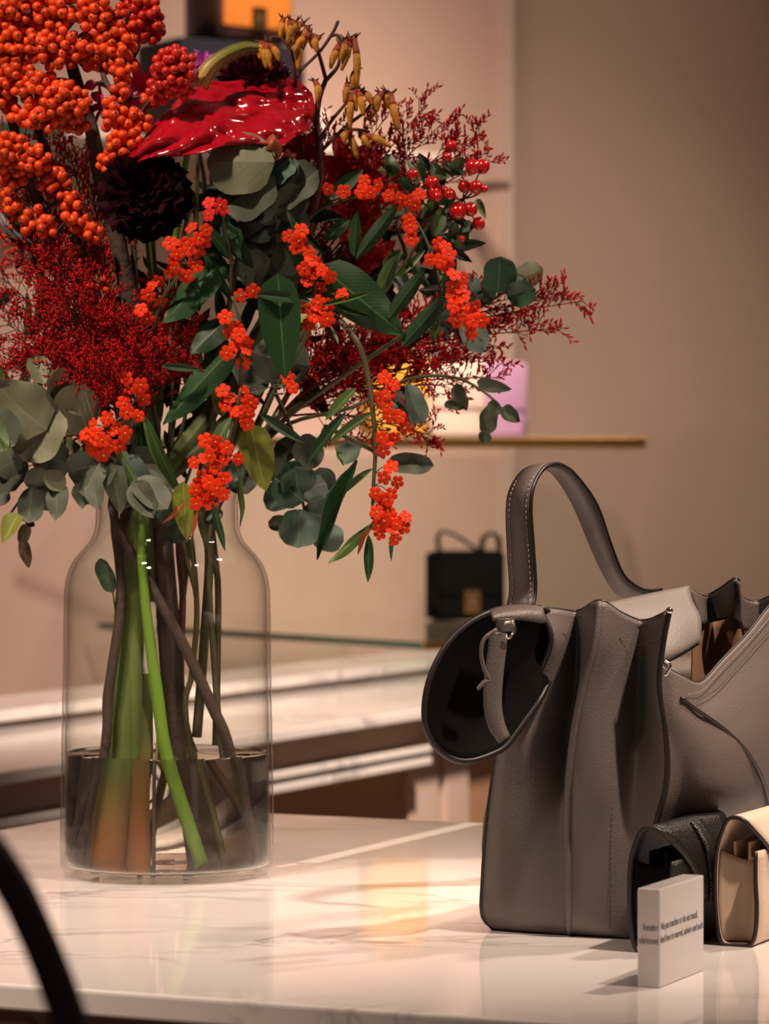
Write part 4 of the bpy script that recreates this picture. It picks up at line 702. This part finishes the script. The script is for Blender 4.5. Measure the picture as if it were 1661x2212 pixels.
# ---- arching sprays of small vermilion flowers with long leaves
def euph(label, stem, flowers, leaves, route, r=.0022, pm=0):
    t = thing('flowering_spray', label, 'flower', Q(*stem[-1]), 'arching sprays of vermilion flowers')
    stem_part(t, stem+(NECKBASE[route] if route else []), [r*.45, r*.8, r, r*1.25, r*1.5], 'oliv', 6)
    sc = cr([Q(*p) for p in stem], 8); pd = MB()
    for x, y, n, d in flowers:
        n = max(1, int(n*.79+.42)); c = Q(x, y, d); a = min(sc, key=lambda p: (p-c).length); pts = []; tries = 0; rad = (0 if n == 1 else 9+9.5*math.sqrt(n))
        while len(pts) < n and tries < 400:
            tries += 1; an, rr = R.uniform(0, 6.28), rad*math.sqrt(R.random()); u = (math.cos(an)*rr, math.sin(an)*rr)
            if all(math.hypot(u[0]-b[0], u[1]-b[1]) > 21-tries*.03 for b in pts): pts.append(u)
        for u in pts:
            p = c+V((u[0]*S3, -.008*(1-(math.hypot(*u)/(rad+1e-6))**2)+R.uniform(-.004, .004), -u[1]*S3))
            nrm = CAMV+V((u[0]*.022, 0, -u[1]*.022))+rv(.42); s = S3*R.uniform(14.5, 18.0)
            inst('blossom', BLO[pm], basis(nrm.orthogonal(), nrm, p, s, s, s) @ Matrix.Rotation(R.uniform(0, 6.28), 4, 'Z'), t)
            pd.tube(cr([a, a.lerp(p, .5)+V((0, .004, .003)), p-nrm.normalized()*s*.7], 3), [.0007, .0005], 4, cap=False)
        b = Q(x+R.uniform(-16, 16), y+R.uniform(-14, 18), d); pd.tube([a.lerp(b, .6), b], [.0005, .0012], 4)
    if pd.v: pd.obj('pedicels', M['oliv'], t, kind='stuff')
    for L in leaves: leaf(t, *L)
    return t
D = -.085
euph('flowering spray with vermilion heads beside the burgundy carnation', [(470,440,D),(440,520,D),(400,580,D),(345,660,-.06),(330,800,-.04),(340,950,-.03)],
 [(425,515,5,D),(392,555,7,D),(368,545,3,D),(408,580,3,D),(350,595,3,-.06),(335,640,5,-.06),(325,665,4,-.06),(440,505,2,D)], [('deepO',470,575,345,692,95,-.07,.35,.0),('deep',440,540,505,660,34,-.06,.5),('deep',445,620,500,570,40,-.04)], 'e')
euph('short spray with one coral flower head beside the round grey leaves', [(475,430,-.08),(485,490,-.07),(500,600,-.05),(470,850,-.03)], [(466,458,4,-.085),(478,445,1,-.085)], [('deep',480,480,545,580,62,-.06,.3),('deep',500,470,520,560,50,-.055,.3)], 'f', .002, 1)
euph('flowering spray in the centre with three stacked vermilion heads beside the long drooping green leaf', [(640,480,D),(665,560,D),(680,640,D),(665,720,-.06),(590,850,-.04),(520,1000,-.03)],
 [(640,505,2,D),(652,500,1,D),(658,540,3,D),(664,572,3,D),(680,568,1,D),(682,602,3,D),(700,592,2,D),(664,608,1,D),(694,650,3,D),(684,685,5,D),(664,672,3,D),(708,690,1,D),(738,637,1,D)],
 [('deepO',600,590,614,818,112,-.095,.08,.0),('deep',552,636,672,648,38,-.10,.1,.0),('deepO',690,574,872,722,128,-.08,.15,.0),('mid',690,660,802,632,18,-.095,.3),('mid',716,648,800,690,16,-.09,.6),('yelO',640,690,705,660,56,-.06),('deep',655,610,620,525,30,-.07,.6),('deep',620,455,692,548,28,-.075,.5),('mid',710,700,733,745,12,-.085,.4)], 'h')
euph('flowering spray left of the centre leaf with a narrow column of vermilion flowers', [(500,640,D),(520,700,D),(522,780,D),(512,900,-.06),(470,1050,-.04)],
 [(500,697,2,D),(510,722,3,D),(528,722,2,D),(508,755,2,D),(522,765,4,D),(548,630,1,-.08),(520,640,1,-.07),(625,838,2,-.06)], [('deepO',490,690,410,760,76,-.06,.2),('deepO',500,755,346,912,82,-.07,.2,.0),('deep',348,790,434,798,26,-.08,.2,.0),('deep',490,850,440,770,40,-.05),('deep',500,560,440,480,40,-.05),('dark',490,600,400,560,60,-.04)], 'g')
euph('flowering spray above the vase neck with two vermilion heads, the lower one large', [(520,840,D),(500,930,D),(470,1000,D),(452,1050,-.08),(440,1100,-.03)],
 [(498,858,3,D),(512,880,4,D),(545,858,3,D),(535,897,4,D),(520,905,2,D),(465,945,3,D),(480,960,2,D),(465,975,2,D),(492,990,2,D),(450,1010,4,D),(468,1030,4,D),(440,1050,4,D),(425,1070,4,D),(458,1066,5,D),(480,1050,3,D),(420,1000,1,D)],
 [('yelO',540,915,572,1062,92,-.07,.15,.0),('yelO',395,1040,402,1168,58,-.085,.15,.0),('mid',310,895,385,1075,46,-.08,.2,.0),('deep',330,900,345,1040,44,-.06),('rust',428,1092,413,1163,15,-.09,.1,.0),('rust',398,1085,352,1132,16,-.09,.2,.0),('deep',458,1088,487,1190,26,-.09,.15,.0),('mid',500,900,440,1010,52,-.06,.4),('deep',560,892,660,958,34,-.08,.3,.0),('mid',512,1010,525,1138,20,-.07,.6,.0),('yel',480,900,470,820,60,-.05,.2)], None)
euph('flowering spray lower left with one dense vermilion head over the pale leaves', [(310,830,D),(275,890,D),(235,930,D),(260,990,-.07),(320,1070,-.04)],
 [(282,835,2,D),(300,842,3,D),(282,884,2,D),(268,872,1,D),(240,905,3,D),(215,935,5,D),(200,950,4,D),(222,962,5,D),(245,950,3,D),(262,935,3,D),(310,848,2,-.07)], [('mid',240,945,330,1105,50,-.085,.2,.0),('deep',300,900,310,1010,40,-.05),('pale',275,960,300,900,60,-.05)], 'a')
euph('long flowering stem arching down on the right, vermilion flowers along its hanging end', [(804,1120,-.08),(806,1060,-.085),(811,960,-.085),(804,880,-.085),(792,800,-.08),(772,740,-.08),(730,690,-.07),(690,680,-.05),(620,780,-.03),(540,950,-.02)],
 [(832,825,2,D),(838,852,3,D),(836,878,1,D),(856,912,2,D),(842,900,1,D),(832,938,2,D),(825,968,3,D),(842,1022,3,D),(840,1050,2,D),(813,1072,2,D),(842,1085,2,D),(822,1118,2,D),(840,1128,3,D),(838,1150,4,D),(862,1130,4,D),(850,1145,3,D),(808,708,2,-.05)],
 [('mid',770,838,700,905,38,-.08,.3,.0),('deep',748,890,655,1004,38,-.095,.15,.0),('mid',806,890,708,955,34,-.085,.2,.0),('deep',770,992,696,1085,26,-.088,.5,.0),('deep',772,995,672,1205,52,-.095,.15,.0),('mid',806,1012,730,1070,26,-.08,.4,.0),('mid',806,1128,712,1220,38,-.09,.2,.0),('deep',796,1155,796,1258,34,-.09,.15,.0),('mid',852,1140,842,1212,16,-.085,.5,.0),('rust',800,1140,768,1196,18,-.092,.3,.0),('mid',722,960,745,1010,14,-.07,.3)], 'f', .0030)
euph('flowering spray curving down on the right under the red hip berries', [(860,430,-.06),(905,490,-.06),(935,560,-.06),(950,640,-.06),(900,700,-.04),(760,800,-.02),(600,920,.0)],
 [(890,478,3,-.08),(893,505,3,-.08),(940,535,2,-.07),(955,555,3,-.08),(970,562,2,-.08),(948,570,2,-.08),(985,605,2,-.08),(978,620,1,-.08),(1000,638,3,-.08),(1012,655,2,-.08),(978,662,3,-.08),(1005,685,4,-.08),(1030,690,3,-.08),(1022,708,3,-.08),(1000,700,2,-.08)],
 [('mid',830,580,862,545,44,-.06),('mid',815,640,858,548,50,-.07,.3,.0),('deep',838,690,918,580,52,-.075,.2,.0),('deep',866,750,962,640,58,-.07,.25,.0),('mid',850,600,920,540,26,-.06,.4),('deep',900,690,990,680,28,-.05,.5),('deep',930,620,880,560,40,-.05,.4),('mid',950,640,930,740,44,-.04,.4),('dark',880,640,840,560,60,-.04)], 'g')
euph('thin flowering spray along the top right with single vermilion flowers', [(890,425,-.05),(820,420,-.05),(740,432,-.05),(660,480,-.04),(600,620,-.02),(540,900,.0)],
 [(708,410,1,-.06),(742,416,1,-.06),(782,410,2,-.06),(836,405,2,-.06),(848,420,2,-.06),(878,425,2,-.06),(892,432,2,-.06),(800,418,1,-.06)],
 [('deep',768,560,862,438,50,-.075,.15,.0),('deep',764,555,770,455,42,-.07,.2,.0),('deep',706,432,785,365,52,-.055,.2,.0),('deep',740,470,660,470,44,-.04,.2),('deep',700,520,760,470,44,-.04,.3),('deep',820,500,880,430,44,-.04,.2)], 'o')
# ---- dark burgundy carnation
def fan_petal(mats, ruf, name, n=13, m=6, tip=1.0):
    mb = MB(); rows = []
    for i in range(m):
        t = i/(m-1); hw = .10+.50*t**1.2; r = []
        for j in range(n):
            u = j/(n-1)*2-1; zz = ruf*t*t*math.sin(u*9+t*2)*.5+.12*t*t*u*u
            r.append(V((u*hw, t*(1-.12*u*u)+ruf*.25*t*t*math.cos(u*13), zz)))
        rows.append(r)
    mb.grid(rows); return mb.mesh(name, mats)
PET = [fan_petal([M['wine']], f, 'ruffled_petal') for f in (.17, .24, .13)]
t = thing('carnation', 'very dark burgundy ruffled carnation on the left of the bouquet', 'flower', Q(310,430,-.04))
c = Q(310, 430, -.05); ax = V((.05, -1, .25)).normalized(); e1 = ax.orthogonal().normalized(); e2 = ax.cross(e1)
for ring, (n, tilt, ln, off) in enumerate(((13, 1.45, 100, .0), (12, 1.15, 92, .006), (11, .9, 78, .010), (9, .6, 62, .013), (6, .3, 48, .015))):
    for k in range(n):
        a = 2*math.pi*(k+.5*(ring % 2)+R.uniform(-.2, .2))/n; rad = e1*math.cos(a)+e2*math.sin(a); tl = tilt+R.uniform(-.15, .15)
        d = rad*math.sin(tl)+ax*math.cos(tl); up = ax*math.sin(tl)-rad*math.cos(tl); L = ln*S3*R.uniform(.9, 1.08)
        inst('petal', PET[R.randrange(3)], basis(d, up, c+ax*off, L*.95, L, L), t)
stem_part(t, [(310,430,-.03),(330,520,.04),(340,800,.04)]+NECKBASE['k'], .0026, 'oliv', 6)
# ---- burgundy chrysanthemum
sm = MB(); rows = []
for i in range(6):
    u = i/5; hw = .14*math.sin(.35+2.3*u)**.8 if i < 5 else .05
    rows.append([V((s*hw, u, .18*u*u+abs(s)*hw*1.2)) for s in (-1, -.5, 0, .5, 1)])
sm.grid(rows); SPM = sm.mesh('spoon_petal', [M['mum']])
t = thing('chrysanthemum', 'burgundy chrysanthemum with many narrow petals behind the glossy red spathe', 'flower', Q(555,190,.04))
c = Q(552, 205, .04); ax = V((-.05, -.75, .75)).normalized(); e1 = ax.orthogonal().normalized(); e2 = ax.cross(e1)
for k in range(190):
    f = (k+.5)/190; th = math.acos(1-f*1.05); a = k*2.39996; rad = e1*math.cos(a)+e2*math.sin(a); d = (rad*math.sin(th)+ax*math.cos(th)+rv(.1)).normalized(); L = S3*R.uniform(70, 88)
    inst('petal', SPM, basis(d, ax+rv(.1), c+d*S3*12, L*.85, L, L), t)
q = MB(); q.ball(c, S3*22, 10); q.obj('flower_core', M['mum'], t); stem_part(t, [(555,225,.045),(540,400,.05),(470,800,.04)]+NECKBASE['l'], .0026, 'oliv', 6)
# ---- anthurium
t = thing('anthurium', 'glossy crimson anthurium spathe with golden spadix across the top of the bouquet', 'flower', Q(430,180,-.03))
AT = [[(270,345,-.06),(340,262,-.03),(425,188,-.005),(500,176,.01),(570,170,.02),(640,172,.02),(674,205,.01)],
      [(275,346,-.065),(345,285,-.055),(420,222,-.035),(500,205,-.012),(575,205,-.004),(640,205,.0),(679,225,.0)],
      [(280,347,-.07),(350,300,-.075),(425,262,-.055),(500,242,-.04),(575,238,-.03),(640,238,-.02),(681,248,-.012)],
      [(288,349,-.075),(352,320,-.07),(430,292,-.074),(505,275,-.05),(578,270,-.052),(640,266,-.035),(674,268,-.024)],
      [(300,350,-.072),(355,335,-.082),(435,318,-.07),(508,300,-.075),(575,298,-.062),(630,290,-.055),(660,288,-.04)],
      [(312,348,-.07),(360,338,-.072),(435,330,-.084),(512,312,-.072),(568,312,-.075),(605,318,-.062),(630,305,-.05)]]
g = patch([[Q(*p) for p in r] for r in AT], 6, 7)
from mathutils import noise as NZ
g = [[p+V((0, .010*(NZ.ridged_multi_fractal(p*30, .9, 2.1, 4, .95, 2.2)-1.1)*1.0, (NZ.noise(p*45))*.0025)) for p in r] for r in g]
g = [[p+V((0, .0026*math.sin(i*.42+j*.30)+.0018*math.sin(j*.55-i*.33), .0008*math.sin(j*.5))) for j, p in enumerate(r)] for i, r in enumerate(g)]
q = MB(); q.grid(g); q.obj('spathe', M['spathe'], t, solid=.0012)
q = MB(); q.tube(cr([Q(580,308,-.07), Q(598,320,-.066), Q(600,336,-.065), Q(588,352,-.068)], 6), [.009, .005, .0024, .0006], 8); q.obj('spathe_tip', M['leafrust'], t, label='thin curled orange-red tip of the spathe')
q = MB(); q.tube(cr([Q(432,185,-.045), Q(450,150,-.045), Q(485,122,-.04), Q(525,105,-.035), Q(556,104,-.03)], 8), [.0078, .0075, .0068, .0058, .0042], 12); l = list(q.v)
for p in l[::2]: q.ball(p, .0011, 4, (.6, 1.57, 2.5))
q.obj('spadix', M['spadix'], t); stem_part(t, [(440,215,.015),(405,330,.05),(370,600,.06),(340,900,.03)]+NECKBASE['n'], [.0028, .003, .0034, .0055, .006], 'green', 8)
# ---- kangaroo paw
t = thing('kangaroo_paw', 'tall branching kangaroo paw with mustard tubular flowers at the top of the bouquet', 'flower', Q(692,480,.0))
stem_part(t, [(731,45,.03),(718,72,.03),(690,112,.03),(650,152,.02),(640,170,.02)], .0016, 'pawstem', 6, 'twig')
for pts in ([(662,60,.02),(680,85,.02),(690,120,.02),(704,172,.02)], [(752,78,.02),(735,95,.02),(731,140,.02),(706,172,.02)], [(716,78,.03),(728,76,.03),(738,90,.03)], [(575,92,.0),(590,80,.0),(608,84,.0),(625,105,.0),(636,150,.0),(640,230,.02)], [(765,195,.0),(748,222,.0),(715,262,.0),(692,300,.0)], [(832,198,.0),(812,208,.01),(790,240,.01),(745,275,.01),(695,325,.0)], [(800,285,.0),(770,280,.0),(745,280,.01)], [(770,190,.01),(772,160,.015),(768,130,.02),(764,85,.02)]):
    stem_part(t, pts, [.0012, .0016, .002], 'pawstem', 6, 'branch')
stem_part(t, [(704,172,.02),(690,210,.015),(684,260,.01),(690,330,.0),(684,420,.01),(640,600,.03),(560,850,.03)]+NECKBASE['o'], [.0022, .003, .0034, .0036, .003, .003], 'pawstem', 8)
PF = [(612,42,606,82),(625,45,620,92),(640,48,628,80),(655,50,642,78),(664,58,655,95),(668,66,622,102),(672,72,636,112),(668,75,676,104),(660,88,643,150),(690,80,684,112),(565,92,562,128),(575,92,585,150),(582,95,604,132),(570,92,575,148),(756,82,738,152),(766,82,772,185),(748,88,735,130),(732,96,714,148),(750,180,744,222),(764,195,756,278),(775,195,786,250),(785,198,806,228),(770,196,770,240),(770,150,764,195),(820,200,797,262),(835,198,838,232),(845,202,862,280),(828,200,815,240),(752,282,772,342),(758,285,745,310),(785,292,846,318),(778,292,800,318),(680,175,684,220)]
for i, (x0, y0, x1, y1) in enumerate(PF):
    d = -.012+R.uniform(-.012, .012); a, b = Q(x0, y0, d+.01), Q(x1, y1, d); m = a.lerp(b, .5)+V((R.uniform(-.003, .003), -.003, .002)); l = cr([a, m, b], 5)
    q = MB(); q.tube(l[:5], [.0022, .0032], 8, 1); q.tube(l[4:], [.0030, .0036, .0026, .0014], 8, 0)
    for k in range(3): q.tube([a, a+V((R.uniform(-.006, .006), -.004, R.uniform(0, .006)))], [.0012, .0006], 4, 2)
    q.obj('tube_flower', [M['paw'], M['pawred'], M['pawtip']], t)
# ---- pink nerine and purple flower
def strap_petal(m, name):
    mb = MB(); rows = []
    for i in range(8):
        u = i/7; hw = .11*math.sin(math.pi*(.12+.86*u))**.7; rows.append([V((s*hw, u, .25*u*u-.35*u**5+.5*abs(s)*hw)) for s in (-1, -.3, .3, 1)])
    mb.grid(rows); return mb.mesh(name, [M[m]])
NP, VP = strap_petal('pink', 'pink_petal'), strap_petal('violet', 'violet_petal')
def star(par, x, y, d, nrm, L, me, n=6):
    c = Q(x, y, d); nrm = V(nrm).normalized(); e1 = nrm.orthogonal().normalized(); e2 = nrm.cross(e1)
    for k in range(n):
        a = 2*math.pi*k/n+R.uniform(-.15, .15); rad = e1*math.cos(a)+e2*math.sin(a); dd = rad+nrm*R.uniform(.2, .6); s = L*S3*R.uniform(.85, 1.1); inst('petal', me, basis(dd, nrm-rad*.4, c, s*1.5, s, s), par)
t = thing('nerine', 'bright pink nerine lily flowers between the orange berry clusters', 'flower', Q(270,250,.0))
star(t, 300, 185, -.01, (.1, -1, .2), 62, NP); star(t, 225, 225, -.005, (-.9, -.5, 0), 56, NP); star(t, 285, 215, .0, (.3, -.7, -.5), 50, NP)
for x0, y0, x1, y1 in ((208,182,182,190),(222,216,196,205)):
    q = MB(); q.tube(cr([Q(x0, y0), Q((x0+x1)/2, (y0+y1)/2-2), Q(x1, y1)], 4), [.002, .005, .0045, .001], 8); q.obj('bud', M['pink'], t)
stem_part(t, [(208,180,.0),(230,186,.0),(262,215,.0),(285,245,.0)], .0022, 'green', 6, 'flower_stalk'); stem_part(t, [(222,218,.0),(255,225,.0),(285,245,.0)], .0022, 'green', 6, 'flower_stalk')
stem_part(t, [(290,250,.0),(310,420,.03),(335,800,.02)]+NECKBASE['j'], .0028, 'green', 6)
t = thing('purple_flower', 'small violet flower with curled petals behind the scarlet berry cluster', 'flower', Q(440,140,.02)); star(t, 438, 135, .01, (.2, -.8, .6), 38, VP, 7); star(t, 425, 150, .01, (-.5, -.8, .4), 40, VP, 5)
stem_part(t, [(438,140,.015),(430,260,.03),(420,600,.04),(400,900,.03)]+NECKBASE['k'], .0018, 'oliv', 6)
# ---- red amaryllis heads on fat stalks
AP = [norm_mesh(ova, (-1, -.5, 0, .5, 1), 9, .3, d, [M['amar']], .9, 'amaryllis_petal') for d in (.2, .35, .1)]
def amaryllis(label, heads, route, mats, rad):
    t = thing('amaryllis', label, 'flower', Q(*heads[0][:3]), 'red amaryllis on fat stalks')
    for x, y, d, L, nx, nz in heads:
        c = Q(x, y, d); nrm = V((nx, -1, nz)).normalized(); e1 = nrm.orthogonal().normalized(); e2 = nrm.cross(e1)
        for k in range(6):
            a = 2*math.pi*k/6+R.uniform(-.1, .1); r_ = e1*math.cos(a)+e2*math.sin(a); s = L*S3; inst('petal', AP[k % 3], basis(r_+nrm*(.35 if k % 2 else .6), nrm-r_*.3, c, s*.62, s, s), t)
    stem_part(t, route, rad, mats, 14, 'stalk', 8); return t
amaryllis('red amaryllis head behind the round grey leaves and the kangaroo paw stem', [(745,375,.06,92,.3,.2),(650,330,.06,70,-.1,.4)], [(700,420,.09),(620,600,.09),(480,850,.06),(330,1050,.0),(300,1120,-.012),(288,1290,-.025),(277,1500,-.03),(262,1700,-.03),(250,1866,-.03)], 'stalk', [.006, .006, .007, .0085, .0095, .011, .0125, .0135, .014])
amaryllis('red amaryllis head low behind the green leaves right of centre', [(775,475,.06,80,.2,.1),(800,560,.08,70,.3,-.2)], [(770,520,.09),(660,700,.09),(500,900,.06),(340,1050,.01),(318,1120,.004),(308,1290,-.01),(302,1500,-.014),(300,1700,-.014),(300,1868,-.012)], 'stalk2', [.006, .006, .007, .008, .009, .0105, .012, .013, .0135])
o = bpy.data.objects['amaryllis.001']; q = MB(); a, b = Q(309,1300,-.0105), Q(305,1455,-.0135); q.tube([a.lerp(b, k/6) for k in range(7)], .0122, 20, cap=False); q.obj('clear_tape', M['white'], o, label='strip of pale translucent tape wound round the stalk')
# ---- hypericum (red hip berries)
t = thing('hip_berry_sprig', 'sprig of glossy round red hip berries with small green leaves on the upper right', 'branch', Q(900,420,.0))
HB = [(1022,360,17),(1042,360,16),(933,396,16),(937,416,17),(1003,403,14),(1028,404,15),(1046,408,9),(972,420,13),(989,456,19),(1016,452,16),(1034,483,14),(975,316,13),(892,378,13),(965,340,11),(945,425,12),(960,412,10),(998,516,7)]
hm = MB(); hm.ball((0, 0, 0), 1, 16, (.12, .4, .8, 1.2, 1.6, 2.0, 2.4, 2.8), 0, None, 1.08); HM = hm.mesh('hip_berry', [M['hyp']]); tw = MB(); hub = [Q(940,460,.02), Q(905,430,.02), Q(960,375,.02), Q(1000,430,.02)]
for x, y, r in HB:
    d = -.012+R.uniform(-.012, .01); p = Q(x, y, d); h = min(hub, key=lambda k: (k-p).length); dr = (p-h).normalized()+rv(.2); s = r*S3
    inst('berry', HM, basis(dr.orthogonal(), dr, p, s, s, s), t); tw.tube(cr([h, h.lerp(p, .6)+V((0, .003, -.002)), p], 3), [.0009, .0006], 5)
    for k in range(3):
        a = R.uniform(0, 6.28); b0 = p-dr.normalized()*s*.9; dd = dr.cross(rv()).normalized()+dr.normalized()*.25; inst('sepal', LM['midO'][k % 3], basis(dd, -dr, b0, s*.9, s*1.1, s), t)
for p in hub[1:]: tw.tube(cr([hub[0], hub[0].lerp(p, .5)+V((0, .004, 0)), p], 3), .0011, 5)
tw.obj('twigs', M['pawstem'], t, kind='stuff')
for L in ((900,400,880,345,30),(905,410,860,385,32),(925,370,905,330,28),(960,400,930,350,40),(975,380,1000,340,36),(940,380,985,372,34),(950,440,905,470,40),(960,450,940,510,40),(985,420,940,440,34),(1000,470,1010,530,22),(985,480,965,530,26),(1030,430,1048,470,22),(915,440,880,420,38),(1020,480,1000,500,30),(985,520,960,505,30),(990,515,1000,545,24),(855,380,830,330,36),(900,350,920,395,26),(955,345,1000,375,28),(965,435,1000,490,32)):
    leaf(t, 'midO' if R.random() < .6 else 'deepO', L[0], L[1], L[2], L[3], L[4], R.uniform(-.01, .02))
stem_part(t, [(940,460,.02),(880,560,.03),(740,760,.04),(560,950,.03)]+NECKBASE['g'], .0016, 'wood', 6)
# loose serrated leaf and fine twiglet inside the vase
t = thing('loose_leaf_twig', 'dark toothed leaf on a thin brown twig inside the upper left of the vase', 'twig', Q(250,1320,-.05))
stem_part(t, [(232,1215,-.05),(243,1275,-.05),(250,1330,-.045),(262,1100,-.045)][:3], .0008, 'wood', 5); leaf(t, 'eudark', 245, 1280, 218, 1205, 36, -.05, .3, .0)
